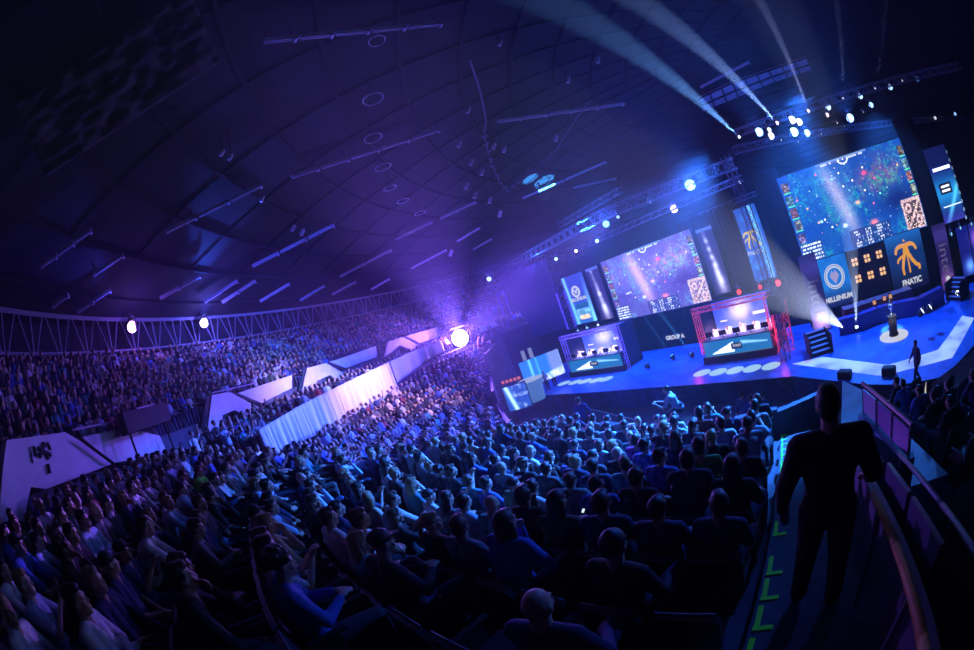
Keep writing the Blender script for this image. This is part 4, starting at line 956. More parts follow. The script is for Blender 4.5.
for pts_, wh in (([(702, 373), (718, 372), (735, 370.3), (752, 368.5), (771, 366)], 'the red booth'), ([(564, 383.3), (575, 382.3), (585, 381.3), (596, 380.3), (606, 379)], 'the violet booth')):  # glowing discs stand in for pools of spotlight on the deck
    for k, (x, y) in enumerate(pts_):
        mb = MB(); mb.lathe([(.60, 0), (.60, .008), (.58, .012)], n=32); o = mb.obj('light_pool_disc', glow('pool_glow', (.42, .72, 1), 1.1), loc=at_z(x, y, SZ)+Vector((0, 0, .003))); tag(o, 'painted pool of light on the stage, %s of five before %s' % (PLN[k], wh), 'disc', 'painted light pools before '+wh)
# group sign
p = at_plane(675, 337, (15.0, 27.5), SD); o = thing('group_sign', 'small glowing white sign reading GROUP A between the booths', 'sign', p, math.atan2(SD[1], SD[0])); mb = MB(); mb.rbox((0, .1, 0), (1.9, .08, .5), .02); mb.obj('backing', M_black, o); words_on(o, 'GROUP A', .44, 0, 0, bold=.02)
# vertical truss tower before the red booth, with hanging speaker
p = at_z(786, 360, SZ); mb = MB(); lattice(mb, (0, 0, 0), (0, 0, 11.6), .42, .42, .035, .5); o = mb.obj('truss_tower', mat('tower_metal', (.20, .22, .33), .5, metal=.3), loc=p); tag(o, 'dark vertical truss tower standing in front of the red booth', 'truss tower')
q = at_d(776, 304, 22.6); t = thing('loudspeaker', 'black boxy loudspeaker hung on the truss tower', 'speaker', q, R(-60)); mb = MB(); mb.rbox((0, 0, 0), (.9, .7, .95), .05); mb.obj('cabinet', M_black, t); mb = MB(); mb.cyl((0, -.36, .1), (0, -.40, .1), .3, n=16); mb.cyl((0, -.36, -.3), (0, -.40, -.3), .1, n=12); mb.obj('cone', M_dark, t); mb = MB(); mb.box((0, .2, .6), (.3, .06, .4)); mb.obj('bracket', M_metal, t)
# lattice leg right of the booth, red lamp light painted as colour and glow
p = at_z(789, 350, SZ+.4); mb = MB(); lattice(mb, (0, 0, 0), (0, 0, 2.9), .5, .5, .04, .45); tag(mb.obj('lattice_post', mat('red_lit_leg', (.95, .1, .16), .5, emit=(1, .08, .15), es=.18), loc=p), 'red lit lattice leg just beyond the truss tower', 'lattice leg')
# stage stairs
for base, lab, a in ((at_z(822, 354, SZ), 'black steps with pale treads left of the trophy area', R(-35)), (at_z(955, 300, SZ), 'dark steps at the far end of the trophy area', R(-100))):
    o = thing('stage_steps', lab, 'steps', base, a); mb = MB()
    for k in range(5): mb.box((0, .3*k, .1+.2*k-.1+.1), (1.3, .3, .2*(k+1)) if False else (1.3, .3, .18)); 
    mb.box((-.7, .6, .5), (.06, 1.7, 1.1)); mb.box((.7, .6, .5), (.06, 1.7, 1.1)); mb.obj('frame', M_black, o)
    mb = MB()
    for k in range(5): mb.box((0, .3*k, .21+.2*k), (1.2, .26, .03))
    mb.obj('tread', mat('pale_tread', (.5, .5, .62), .5), o)
# monitors on the stage lip, cameras
for (x, y), lab in (((889, 375), 'black floor monitor on the chevron in front of the trophy'), ((845, 378), 'low black monitor wedge on the stage lip behind the standing man')):
    o = thing('stage_monitor', lab, 'speaker', at_z(x, y, SZ), R(-75)); mb = MB(); mb.prism([(-.35, 0), (.35, 0), (.35, .25), (-.35, .25)], -.2, .2); mb.rbox((0, 0, .2), (.75, .45, .35), .05); mb.obj('cabinet', M_black, o); mb = MB(); mb.box((0, -.24, .2), (.6, .02, .26)); mb.obj('grille', M_dark, o)
# analyst desk area at the far end
pl, pr = at_d(520, 368, 33.5), at_d(560, 356, 34.5)
h, w = 26, 60; Y, X = np.mgrid[0:h, 0:w]; n_side = fbm(h, w, 5, 12)*2.2-.5; im = np.zeros((h, w, 3))+np.array((24, 96, 190.)); im = mixc(im, np.exp(-((X-14)/2.)**2)*.7, (120, 210, 250)); im = mixc(im, np.exp(-((X-24)/1.6)**2)*.5, (80, 190, 250)); im = mixc(im, np.clip((X-38)/6., 0, 1)*.8, (110, 120, 170)); im = mixc(im, np.clip((Y-21+X*.09)/2., 0, 1)*np.clip(n_side, .2, 1), (205, 220, 255))
o, L = upright('analyst_backdrop', 'bright blue curved backdrop of the small side stage by the far crowd', 'backdrop', xy(pl), xy(pr), pl.z-1.8)
grid_panel(o, 'display', L, 2.2, im, M_screen); mb = MB(); mb.box((L/2, .1, 1.1), (L, .15, 2.25)); mb.obj('housing', M_black, o)
p = at_d(530, 381, 31.5); o = thing('analyst_desk', 'glowing blue and white desk of the small side stage', 'desk', p, R(-30)); mb = MB(); mb.lathe([(.8, -1.6), (.9, -.2), (1.0, 0), (1.0, .08)], n=20); mb.obj('counter', glow('desk_blue', (.15, .4, 1), .55), o); mb = MB(); mb.lathe([(1.05, .08), (1.05, .14)], n=20); mb.obj('desk_top', glow('desk_white', (.7, .85, 1), .6), o)
p = at_d(511, 393, 30.0); o, L = upright('side_screen', 'tilted blue side screen beside the far crowd, under a red sign', 'screen', xy(p-Vector((1.0, .2, 0))), xy(p+Vector((1.2, -.6, 0))), p.z-1.3)
h, w = 30, 26; Y, X = np.mgrid[0:h, 0:w]; im = np.zeros((h, w, 3))+np.array((20, 60, 140.)); im = mixc(im, np.exp(-((X-8-.15*Y)/2.)**2), (170, 220, 255)); im = mixc(im, np.clip(fbm(h, w, 4, 3)*2-1, 0, 1)*(X > 12), (190, 200, 235)); grid_panel(o, 'display', L, 1.9, im, M_screen); mb = MB(); mb.box((L/2, .08, .95), (L+.1, .14, 2.0)); mb.obj('housing', M_black, o)
p = at_d(511, 380, 29.0); o = thing('red_sign', 'small glowing red sign above the tilted side screen', 'sign', p, R(-15)); mb = MB(); mb.rbox((0, 0, 0), (1.7, .15, .34), .04); mb.obj('housing', M_black, o); mb = MB(); [mb.rbox((-.62+.31*k, -.09, 0), (.22, .03, .22), .01) for k in range(5)]; mb.obj('glyph', glow('sign_red', (1, .22, .16), .8), o)
for k, (x, y) in enumerate(((524, 356), (531, 353))):
    p = at_d(x, y, 34); o = thing('slim_panel', ['first', 'second'][k]+' of two slim pale panels standing over the side stage', 'panel', p, R(-30)); mb = MB(); mb.rbox((0, 0, 0), (.42, .1, 1.0), .02); mb.obj('housing', M_black, o); mb = MB(); mb.box((0, -.06, 0), (.36, .02, .92)); mb.obj('face', glow('slim_face', (.5, .6, .95), .5), o)
# light towers lattice at far end, violet light painted in as colour and glow
for (x, y0, y1, dd, lab) in ((560, 292, 330, 39, 'violet lit lattice tower left of the ring emblem banner'), (500, 292, 340, 44, 'faint violet lit lattice tower at the edge of the indigo drape')):
    a, b = at_d(x, y0, dd), at_d(x+6, y1, dd); mb = MB(); lattice(mb, (a.x, a.y, b.z), (a.x, a.y, a.z), .8, .5, .05, .6); tag(mb.obj('lattice_tower', mat('violet_lit_lattice', (.25, .2, .6), .5, emit=(.15, .08, .7), es=.10)), lab, 'lattice tower')
# ---------------------------------------------------------------- overhead trusses
M_tr = mat('truss_blue', (.35, .38, .5), .4, metal=.5)
def truss(pa, pb, label, w=.5, n=1, m=None):
    mb = MB(); lattice(mb, pa, pb, w, w, .04, .55, .022); return tag(mb.obj('lighting_truss', m or M_tr), label, 'truss')
truss(at_z(486, 291, 3.4), at_z(590, 262, 3.4), 'lighting truss over the indigo drape, at the far end of the stage')
truss(at_z(548, 262, 4.1), at_z(742, 178, 4.1), 'lighting truss carrying blue lamps over the violet game screen')
truss(at_z(500, 272, 4.8), at_z(600, 216, 4.8), 'upper lattice truss over the far end of the stage', .8)
truss(at_z(600, 216, 4.8), at_z(735, 163, 4.8), 'upper lattice truss leading to the cluster of white lamps', .8)
truss(at_z(735, 150, 5.2), at_z(965, 118, 5.2), 'lighting truss over the largest screen')
truss(at_z(735, 134, 6.4), at_z(960, 66, 6.4), 'front lighting truss carrying the row of moving lamps')
truss(at_z(700, 215, 3.4), at_z(770, 188, 3.4), 'short truss above the tall orange emblem banner')
truss(at_z(560, 225, 6.6), at_z(620, 190, 6.6), 'short lattice truss hanging near the blue haze')
for (x, y0, z0, z1) in ((745, 166, 4.1, 8.5), (640, 205, 4.1, 8.6), (560, 255, 4.1, 8.2), (905, 100, 6.4, 11.5)):
    pass
# purple gantry
o = thing('roof_gantry', 'purple lit gridded gantry under the roof behind two white beams', 'gantry', (0, 0, 0))
g = [at_roof(x, y, 1.0) for x, y in ((702, 112), (738, 97), (775, 82), (812, 70))]; g2 = [at_roof(x, y, 1.0) for x, y in ((698, 98), (732, 82), (768, 70), (806, 57))]
for i in range(3):
    mb = MB(); a, b, c, d = g[i], g[i+1], g2[i+1], g2[i]; up3 = Vector((0, 0, .08)); mb.add([a, b, c, d, a+up3, b+up3, c+up3, d+up3], [(0, 3, 2, 1), (4, 5, 6, 7), (0, 1, 5, 4), (1, 2, 6, 5), (2, 3, 7, 6), (3, 0, 4, 7)])
    mb.obj('ceiling_panel', mat('gantry_cloth', (.62, .42, .6), .8, noise=(1.2, .2)), o)
mb = MB()
for t in np.arange(0, 1.01, 1/9.):
    k = min(2, int(t*3)); s = t*3-k; mb.cyl(g[k].lerp(g[k+1], s)-Vector((0, 0, .08)), g2[k].lerp(g2[k+1], s)-Vector((0, 0, .08)), .07, n=5)
for s in (0, .5, 1):
    for k in range(3): mb.cyl(g[k].lerp(g2[k], s)-Vector((0, 0, .1)), g[k+1].lerp(g2[k+1], s)-Vector((0, 0, .1)), .09, n=5)
mb.obj('frame', M_black, o)

# ---------------------------------------------------------------- lamps
BLUE, WHITE, PINK, CYAN = (.35, .6, 1), (.8, .85, 1), (.85, .7, 1), (.3, .75, 1)
def spot(p, tgt, c, e, size=60, blend=.6, rad=.08, name='spot_beam'):
    l = bpy.data.lights.new(name, 'SPOT'); l.color = c; l.energy = e; l.spot_size = R(size); l.spot_blend = blend; l.shadow_soft_size = rad
    o = bpy.data.objects.new(name, l); COL.objects.link(o); o.location = p; o.rotation_euler = (Vector(tgt)-Vector(p)).to_track_quat('-Z', 'Y').to_euler(); return o
def pointl(p, c, e, rad=.1):
    l = bpy.data.lights.new('point_glow', 'POINT'); l.color = c; l.energy = e; l.shadow_soft_size = rad; o = bpy.data.objects.new('point_glow', l); COL.objects.link(o); o.location = p; return o
LM = {}
def lamp_fixture(p, tgt, r, col, es, label, group=None, floor=False):
    key = (round(r, 2),)
    a = (Vector(tgt)-Vector(p)).normalized(); Mq = a.to_track_quat('-Y', 'Z').to_matrix()
    o = thing('stage_lamp', label, 'stage lamp', p, 0, group)
    if key not in LM:
        b = MB(); b.lathe([(r*1.05, -.02), (r*1.1, .0), (r*1.1, .16), (r*.8, .30), (r*.3, .36)], n=16, M=Matrix.Rotation(-PI/2, 3, 'X')); hb = b.mesh('head', M_black, True)
        b = MB(); b.lathe([(r, .0), (r*.95, .03), (r*.5, .05)], n=18, M=Matrix.Rotation(PI/2, 3, 'X')); lb = b.mesh('lens', [M_txt], True)
        b = MB(); b.prism([(-r*1.3, -r), (-r*1.2, -r), (-r*1.2, r*1.1), (r*1.2, r*1.1), (r*1.2, -r), (r*1.3, -r), (r*1.3, r*1.25), (-r*1.3, r*1.25)], -.05, .05); yb = b.mesh('yoke', M_black)
        LM[key] = (hb, lb, yb)
    hb, lb, yb = LM[key]
    h = link('head', hb, o); l = link('lens', lb.copy(), h); l.data.materials.clear(); l.data.materials.append(glow('lamp_lens', col, es)); y = link('yoke', yb, o)
    h.rotation_euler = Mq.to_euler()
    if floor: y.rotation_euler = (PI, 0, 0)
    else:
        b = MB(); b.cyl((0, 0, r*1.2), (0, 0, r*1.2+.35), .03, n=6); b.rbox((0, 0, r*1.2+.1), (r*1.6, .2, .12), .02); b.obj('clamp', M_metal, o)
    return o
EYE = Vector((0, 0, 0))
TOPL = [ # px, py, z, radius, colour, strength, label
    (759, 132, 5.2, .30, BLUE, 7, 'blue lamp at the near end of the largest screen truss'),
    (769, 130, 5.2, .17, WHITE, 5, 'upper of the white lamps stacked beside the blue lamp'),
    (771, 136, 5.2, .26, WHITE, 6, 'larger white lamp stacked beside the blue lamp'),
    (792, 120, 5.2, .27, WHITE, 8, 'white lamp at the left of the bright cluster'),
    (799, 122, 5.2, .26, WHITE, 8, 'white lamp at the right of the bright cluster'),
    (794, 132, 5.2, .36, BLUE, 9, 'large blue lamp directly under the bright white cluster'),
    (807, 133, 5.2, .30, BLUE, 8, 'second blue lamp under the bright white cluster'),
    (828, 107, 6.4, .27, BLUE, 7, 'blue lamp on the front truss above a pink one'),
    (827, 115, 5.6, .18, PINK, 4, 'dim pink lamp directly under a blue lamp'),
    (850, 118, 5.2, .36, BLUE, 8, 'large blue lamp midway along the largest screen'),
    (860, 96, 6.4, .25, BLUE, 7, 'blue lamp between the two faint thin beams'),
    (871, 105, 5.9, .24, BLUE, 6, 'slanted blue lamp right under the front truss'),
    (890, 87, 6.4, .25, BLUE, 6, 'blue lamp beyond the last thin beam'),
    (917, 79, 6.4, .24, (.12, .3, .9), 1, 'dim blue lamp near the dark end of the front truss'),
    (911, 124, 5.2, .22, (.2, .5, 1), 6, 'first of three lamps past the end of the largest screen'),
    (935, 118, 5.2, .23, WHITE, 3, 'white middle lamp of three past the largest screen'),
    (955, 114, 5.2, .23, (.25, .5, 1), 5, 'last lamp of three, nearest the dark edge'),
    (739, 137, 5.6, .11, WHITE, 6, 'small white lamp sending the lowest beam over the hall'),
    (777, 123, 5.6, .14, PINK, 6, 'small pale lamp sending the broad beam over the hall'),
    (808, 111, 6.0, .14, PINK, 6, 'small pale lamp sending the steep beam upward'),
    (843, 99, 6.4, .13, PINK, 5, 'small pink lamp sending the first faint thin beam'),
    (875, 89, 6.4, .12, PINK, 4, 'small pink lamp sending the last faint thin beam'),
    (902, 81, 6.4, .10, PINK, 4, 'small pink lamp between two dim blue lamps'),
    (929, 74, 6.4, .06, PINK, 3, 'tiny pale lamp last on the front truss'),
    (863, 112, 5.6, .07, WHITE, 4, 'tiny white lamp near the slanted blue one'),
    (837, 123, 5.2, .07, WHITE, 4, 'tiny white lamp left of the large middle blue lamp'),
    (844, 126, 5.2, .06, WHITE, 3, 'tiny white lamp below the large middle blue lamp'),
    (821, 134, 5.0, .07, WHITE, 4, 'tiny white lamp right of the two blue cluster lamps'),
    (798, 142, 5.0, .07, WHITE, 4, 'tiny white lamp below the blue cluster lamps'),
    (781, 140, 5.0, .07, WHITE, 4, 'tiny white lamp below the stacked white lamps'),
    (740, 182, 4.1, .18, PINK, 5, 'lone pinkish lamp above the orange emblem banner'),
    (690, 185, 4.6, .46, BLUE, 10, 'largest and brightest blue lamp over the violet screen'),
    (674, 209, 4.1, .42, (.55, .45, 1), 9, 'big violet white lamp beside the brightest blue lamp'),
    (650, 202, 4.6, .12, BLUE, 3, 'small blue lamp further along the upper truss'),
    (606, 224, 4.1, .30, (.15, .5, 1), 9, 'blue white lamp at the head of the lamp line'),
    (618, 217, 4.1, .14, BLUE, 4, 'small blue lamp just past the blue white lamp'),
    (597, 241, 3.6, .20, (.4, .7, 1), 7, 'pale blue lamp, second in the line to the haze'),
    (576, 251, 3.6, .20, PINK, 6, 'pinkish lamp, third in the line to the haze'),
    (556, 259, 3.5, .20, (.4, .7, 1), 6, 'pale blue lamp, fourth in the line to the haze'),
    (489, 279, 3.4, .24, (.3, .5, 1), 7, 'lone pale lamp at the very far end of the truss'),
    (578, 331, -4.3, .12, CYAN, 4, 'first small lamp under the ring emblem banner'),
    (587, 328, -4.3, .12, CYAN, 4, 'second small lamp under the ring emblem banner'),
    (598, 325, -4.3, .12, WHITE, 4, 'third small lamp under the ring emblem banner'),
    (951, 234, -3.9, .13, CYAN, 2.5, 'first small cyan lamp over the violet edge panel'),
    (960, 228, -3.7, .13, CYAN, 2.5, 'second small cyan lamp over the violet edge panel'),
    (971, 224, -3.6, .12, CYAN, 2.5, 'third small cyan lamp over the violet edge panel'),
    (739, 292, -4.9, .17, (1, .05, .06), 5, 'first small red lamp over the red booth'),
    (760, 287, -4.9, .15, (1, .04, .08), 3, 'second small red lamp over the red booth'),
    (778, 283, -4.9, .20, (1, .05, .08), 6, 'brightest red lamp over the end of the red booth')]
for x, y, z, r, c, es, lab in TOPL:
    if z > 0: p = at_z(x, y, z)
    elif x < 610: p = at_plane(x, y, (8.2, 39.8), SD)
    elif x < 800: p = at_plane(x, y, (14.6, 27.2) if x < 700 else (12.9, 23.6), (.53, -.85))
    else: p = at_plane(x, y, (28.2, 9.8), RSD)
    lamp_fixture(p, EYE+Vector((0, 2, -1)), r*.95, c, es*.6, lab)
# dazzling violet follow spot aimed at the camera side
VIO = (.24, .09, 1)
pv = at_d(460, 338, 36.0)
lamp_fixture(pv, EYE, .75, (.75, .65, 1), 60, 'dazzling violet white spotlight at the end of the balcony drape')
pointl(pv+(EYE-pv).normalized()*.7+Vector((0, 0, .2)), VIO, 5500, .3)
for tv, e_ in (((-.5, 0, 5.8), 300000), ((-6.2, 0, 2.2), 260000), ((5.6, 0, 2.4), 260000), ((2.5, 2, -5.4), 90000)):  # extra cones added around the axis to spread the violet halo
    spot(pv+(EYE-pv).normalized()*.5, EYE+Vector(tv), (.22, .10, 1), e_, 12, 1.0, .30)
p_ = pv+(EYE-pv).normalized()*.6+Vector((0, 0, .3)); spot(p_, p_+Vector((.25, -.9, -.55)), VIO, 14000, 150, 1.0, .3)
for (x, y, c, e, lab) in ((204, 323, (.16, .12, 1), 700, 'brighter of the twin lamps under the rim lattice'), (132, 327, (.24, .08, 1), 260, 'dimmer violet one of the twin lamps under the rim lattice')):
    p = at_cyl(x, y, 45.2); lamp_fixture(p, EYE+Vector((2, 6, 0)), .30, (c[0]*3, c[1]*4, 1), 20, lab)
    q = Vector((AC[0]-p.x, AC[1]-p.y, 0)).normalized(); pointl(p+q*1.1+Vector((0, 0, -.1)), c, e, .15)
# blue lamps bright enough to make the air glow around them
for x, y, z, e, c in ((794, 127, 5.2, 3800, (.03, .14, 1)), (850, 118, 5.2, 1500, (.03, .12, 1)), (690, 185, 4.6, 5000, (.02, .12, 1)), (674, 209, 4.1, 2200, (.08, .10, 1)), (606, 224, 4.1, 2600, (.02, .12, 1)), (762, 132, 5.2, 900, (.03, .12, 1)), (489, 279, 3.4, 900, (.08, .10, 1)), (871, 105, 5.9, 400, (.03, .12, 1)), (560, 200, 5.5, 350, (.02, .16, 1))):
    p = at_z(x, y, z); p = p*(1-.7/p.length); spot(p, p+Vector((.35, .15, -1)), c, e*8, 115, 1.0, .25)
for x, y, z, e, c in ((690, 185, 4.6, 34000, (.03, .16, 1)), (674, 209, 4.1, 20000, (.12, .12, 1)), (794, 127, 5.2, 30000, (.04, .18, 1)), (850, 118, 5.2, 9000, (.03, .16, 1)), (606, 224, 4.1, 14000, (.03, .18, 1)), (807, 134, 5.2, 7000, (.03, .16, 1)), (759, 132, 5.2, 7000, (.03, .16, 1)), (860, 96, 6.4, 3000, (.03, .16, 1)), (828, 107, 6.4, 3000, (.03, .16, 1)), (489, 279, 3.4, 5000, (.08, .12, 1))):
    p = at_z(x, y, z); spot(p*(1-.6/p.length), EYE+Vector((0, 0, 4.4)), c, e*1.6, 14, 1.0, .2)
# overhead beams
def beam(px, py, z, tx, ty, tz, c, e, size, lab=None, far=20):
    p = at_z(px, py, z); t = at_roof(tx, ty, .0); return spot(p+(t-p).normalized()*.25, t, c, e, size, .5, .05)
BM = 26
beam(739, 137, 5.6, 250, -75, 9, (.16, .42, 1), 26000*BM, 5)
beam(777, 123, 5.6, 560, -45, 9, (.25, .45, 1), 30000*BM, 6.5)
beam(808, 111, 6.0, 735, -40, 9, (.4, .5, 1), 22000*BM, 5)
beam(843, 99, 6.4, 828, -40, 9, (.35, .45, 1), 8000*BM, 4.5)
beam(875, 89, 6.4, 885, -40, 9, (.3, .35, 1), 5000*BM, 4.5)
# beams from the stage floor
FLB = [((845, 331), (779, 285), 12, (.6, .7, 1), 40000, 7, 'white floor lamp throwing a beam toward the red booth'), ((857, 329), (846, 215), 18, (.5, .65, 1), 40000, 7, 'white floor lamp throwing a beam up past the ring emblem panel'),
       ((922, 311), (950, 268), 22, (.5, .55, 1), 12000, 5, 'first white floor lamp right of the trophy'), ((930, 307), (955, 270), 22.5, (.5, .55, 1), 9000, 5, 'second white floor lamp right of the trophy'), ((958, 296), (974, 275), 24, WHITE, 5000, 5, 'small white floor lamp at the far stage stairs'),
       ((673, 357), (650, 325), 31, (.06, .4, 1), 110000, 5, 'cyan floor lamp nearer the violet booth'), ((692, 355), (664, 318), 30.5, (.06, .42, 1), 180000, 6.5, 'cyan floor lamp nearer the red booth'),
       ((648, 366), (636, 345), 31, (.2, .25, .9), 9000, 4, 'dim violet floor lamp beside the violet booth')]
for (a, b, dd, c, e, sz, lab) in FLB:
    p = at_z(a[0], a[1]+3, SZ); p.z += .35
    if 915 < a[0] < 940: p = at_z(a[0], a[1], SZ+1.25)
    t = at_d(b[0], b[1], dd)
    lamp_fixture(p, t, .17, c, 6, lab, None, True); spot(p+(t-p).normalized()*.3, t, c, e*BM/4.5, sz, .3, .04)
# wash lights: stage truss towards stage and public
DB = (.02, .12, 1)
spot(at_z(800, 130, 5.0), (19, 13, SZ), (.03, .20, 1), 30000, 62, .6, .3)
spot(at_z(870, 110, 5.6), (19, 9, SZ), (.03, .20, 1), 24000, 58, .6, .3)
spot(at_z(690, 185, 4.4), (11, 25, SZ), DB, 20000, 66, .6, .3)
spot(at_z(606, 224, 4.0), (6.5, 33, SZ), DB, 11000, 66, .6, .3)
spot((14, 17.5, 4.6), (.3, 9, -4), (.03, .18, 1), 170000, 29, .7, .5)
spot((10.5, 24, 4.2), (-3.5, 15, -3), (.05, .11, 1), 110000, 32, .7, .5)
spot((15.5, 10, 5.0), (3.0, 7.0, -4), (.03, .20, 1), 120000, 24, .7, .5)
spot((15.5, 12, 5.0), (6.8, 3.6, -4.5), (.02, .20, 1), 2200, 34, .7, .5)
spot((6, 34, 3.6), (-5, 22, -2), (.14, .05, 1), 30000, 50, .7, .5)
spot((12, 22, 4.4), (-6.0, 10.8, -2), (.03, .15, 1), 30000, 18, .9, .5)
spot((15.5, 13, 5.0), (.0, 2.6, -2.4), (.02, .12, 1), 11000, 12, .9, .4)  # added unseen spot, rims the near rows in blue
# washes for the upper rows and the roof
spot((16, 22, 4), (-14, 24, 2), (.03, .08, 1), 80000, 38, .9, .6)
spot(at_cyl(204, 323, 43)+Vector((0, 0, .6)), (-6, 20, 9.3), (.12, .06, 1), 700, 90, .9, .4)
spot(at_cyl(395, 330, 39), (2, 24, 9.5), (.10, .04, 1), 1500, 80, .9, .4)
spot((12, 30, 4.2), (3, 34, 9), (.03, .10, 1), 900, 90, .9, .4)
spot(at_d(745, 120, 17)+Vector((0, 0, -2.0)), at_roof(755, 85, .8), (.55, .18, .6), 500, 60, .8, .3)
spot(at_cyl(204, 323, 44.0)+Vector((0, 0, .2)), at_roof(225, 222, .3), (.03, .10, 1), 9000, 34, .8, .1)
spot(at_cyl(132, 327, 44.0)+Vector((0, 0, .2)), at_roof(75, 262, .3), (.06, .06, 1), 1500, 40, .8, .1)
# drape and gangway lights
spot((9, 22, 3), (-6.5, 21, -1.5), (.75, .42, 1), 34000, 34, .9, .3)
spot((11, 14, 3), (-12, 15.5, 0), (.06, .20, 1), 9000, 26, .9, .3)
# booth lights
for b0, b1, L, H, c, e in ((bl, br, LB_, HB_, (1, .6, .8), 1100), (bl2, br2, LB2, HB2, (.6, .5, 1), 1500)):
    for t in (.25, .75): spot(booth_pt(b0, b1, L*t, .7, H-.3), booth_pt(b0, b1, L*t, 2.0, .4), c, e*1.6, 105, .6, .2)
pointl(booth_pt(bl, br, -.5, -.6, 1.2), (1, .04, .08), 60); pointl(booth_pt(bl, br, LB_+.6, -.5, 1.4), (1, .05, .1), 140)
tc_ = at_z(894, 335, SZ); spot(tc_+Vector((-4, -3, 8)), tc_+Vector((0, 0, 1.3)), (.8, .85, 1), 24000, 10, .4, .1)
spot((8, 14, 3), (-11.5, 22.5, -.2), (.05, .30, 1), 24000, 26, .9, .3)
for x, y, z, e in ((640, 203, 4.9, 260), (580, 228, 4.9, 220), (700, 180, 4.9, 260), (530, 258, 4.3, 160), (610, 236, 4.2, 160), (735, 160, 5.0, 200), (800, 135, 5.6, 260), (880, 110, 5.8, 120)):  # added unseen blue points that brighten the truss lattice and its haze
    pointl(at_z(x, y, z)+Vector((0, 0, .1)), (.04, .18, 1), e*2.2, .1)

# ---------------------------------------------------------------- haze
w = bpy.data.worlds.new('hall_air'); sc.world = w; w.use_nodes = True; nt = w.node_tree
nt.nodes['Background'].inputs[0].default_value = (.0, .0, .0, 1); nt.nodes['Background'].inputs[1].default_value = 0
vs_ = nt.nodes.new('ShaderNodeVolumeScatter'); vs_.inputs['Density'].default_value = .0022; vs_.inputs['Anisotropy'].default_value = .55; vs_.inputs['Color'].default_value = (.9, .9, 1, 1)
nt.links.new(vs_.outputs[0], nt.nodes['World Output'].inputs['Volume'])
# ---------------------------------------------------------------- spectators
def face_dir(x, y):           # rows look towards the screens
    tx, ty = 17.0, 21.0; a = math.atan2(ty-y, tx-x); r = math.atan2(QC[1]-y, QC[0]-x)
    d = (a-r+PI) % (2*PI)-PI
    if abs(d) > 1.0: return a-PI/2
    return r+d*.5-PI/2
seats = []
for k in range(KMIN, KMAX+8):
    r = 21.3-(1.0+.8*k)
    if r < 6: continue
    j = 0; ph = A0-math.degrees(.36/r)
    while ph > 118:
        x, y, z = rowpos(k, ph)
        if inside(x+.42, y) and inside(x, y+.35): seats.append((k, j, x, y, z, ph))
        j += 1; ph -= math.degrees(.53/r)
# (pixel of the head, pose, shirt, hair, hair colour): the people the photo shows near the camera
NEAR = [((545, 585), 0, 'navy', 'bald', 'dark'), ((634, 606), 0, 'black', 'beanie', 'black'), ((574, 516), 3, 'olive', 'long', 'dark'), ((510, 506), 2, 'black', 'short', 'dark'), ((471, 492), 5, 'pale blue', 'short', 'black'), ((437, 492), 3, 'grey', 'long', 'dark'),
        ((362, 556), 3, 'black', 'cap', 'black'), ((322, 531), 0, 'white', 'short', 'dark'), ((240, 505), 4, 'pale blue', 'short', 'dark'), ((265, 530), 1, 'pale blue', 'short', 'brown'), ((192, 478), 4, 'lime green', 'short', 'dark'), ((198, 500), 1, 'black', 'short', 'brown'),
        ((692, 458), 0, 'green', 'short', 'black'), ((714, 462), 1, 'black', 'long', 'dark'), ((686, 478), 4, 'navy', 'short', 'black'), ((623, 508), 1, 'navy', 'short', 'black'), ((669, 500), 1, 'navy', 'short', 'black'), ((727, 490), 5, 'navy', 'short', 'dark'), ((737, 465), 5, 'dark grey', 'short', 'brown'), ((746, 453), 4, 'pale blue', 'cap', 'black'),
        ((624, 438), 5, 'teal', 'short', 'fair'), ((636, 430), 1, 'purple', 'short', 'dark'), ((648, 470), 1, 'black', 'short', 'dark'), ((623, 466), 5, 'teal', 'short', 'brown'), ((597, 465), 0, 'navy', 'short', 'black'), ((567, 468), 4, 'navy', 'short', 'fair'), ((552, 498), 4, 'grey', 'short', 'brown'), ((600, 492), 6, 'blue', 'short', 'dark'), ((228, 443), 7, 'orange', 'short', 'dark'), ((530, 478), 5, 'white', 'short', 'dark')]
cand = []
for s in seats:
    k, j, x, y, z, ph = s; D = math.hypot(x, y); hx, hy = project((x, y, z+1.25)); cand.append((D, s, hx, hy))
cand.sort(key=lambda c: c[0])
special = {}
for (px, py), pose, shirt, hair, hc in NEAR:
    best = min((c for c in cand if c[1][:2] not in special and c[0] > 1.2), key=lambda c: (c[2]-px)**2+(c[3]-py)**2)
    special[best[1][:2]] = (pose, shirt, hair, hc)
chosen, rest = [], []
q = random.Random(11)
for D, s, hx, hy in cand:
    k, j, x, y, z, ph = s; sp = special.get((k, j)); az = math.degrees(math.atan2(x, y))
    if D < 1.2 or y < -1.6: continue
    if not sp and D < 2.7: continue
    if not sp and D < 2.3: continue
    if not sp and q.random() < .07: continue
    vis = -25 < hx < 985 and -10 < hy < 660
    (chosen if len(chosen) < 288 and vis else rest).append((D, s, sp))
kmin_seen = min(s[0] for _, s, _ in chosen)
HAIRS = ['short']*9+['long', 'long', 'curly', 'cap', 'beanie', 'ponytail', 'bald']
skey = list(special)
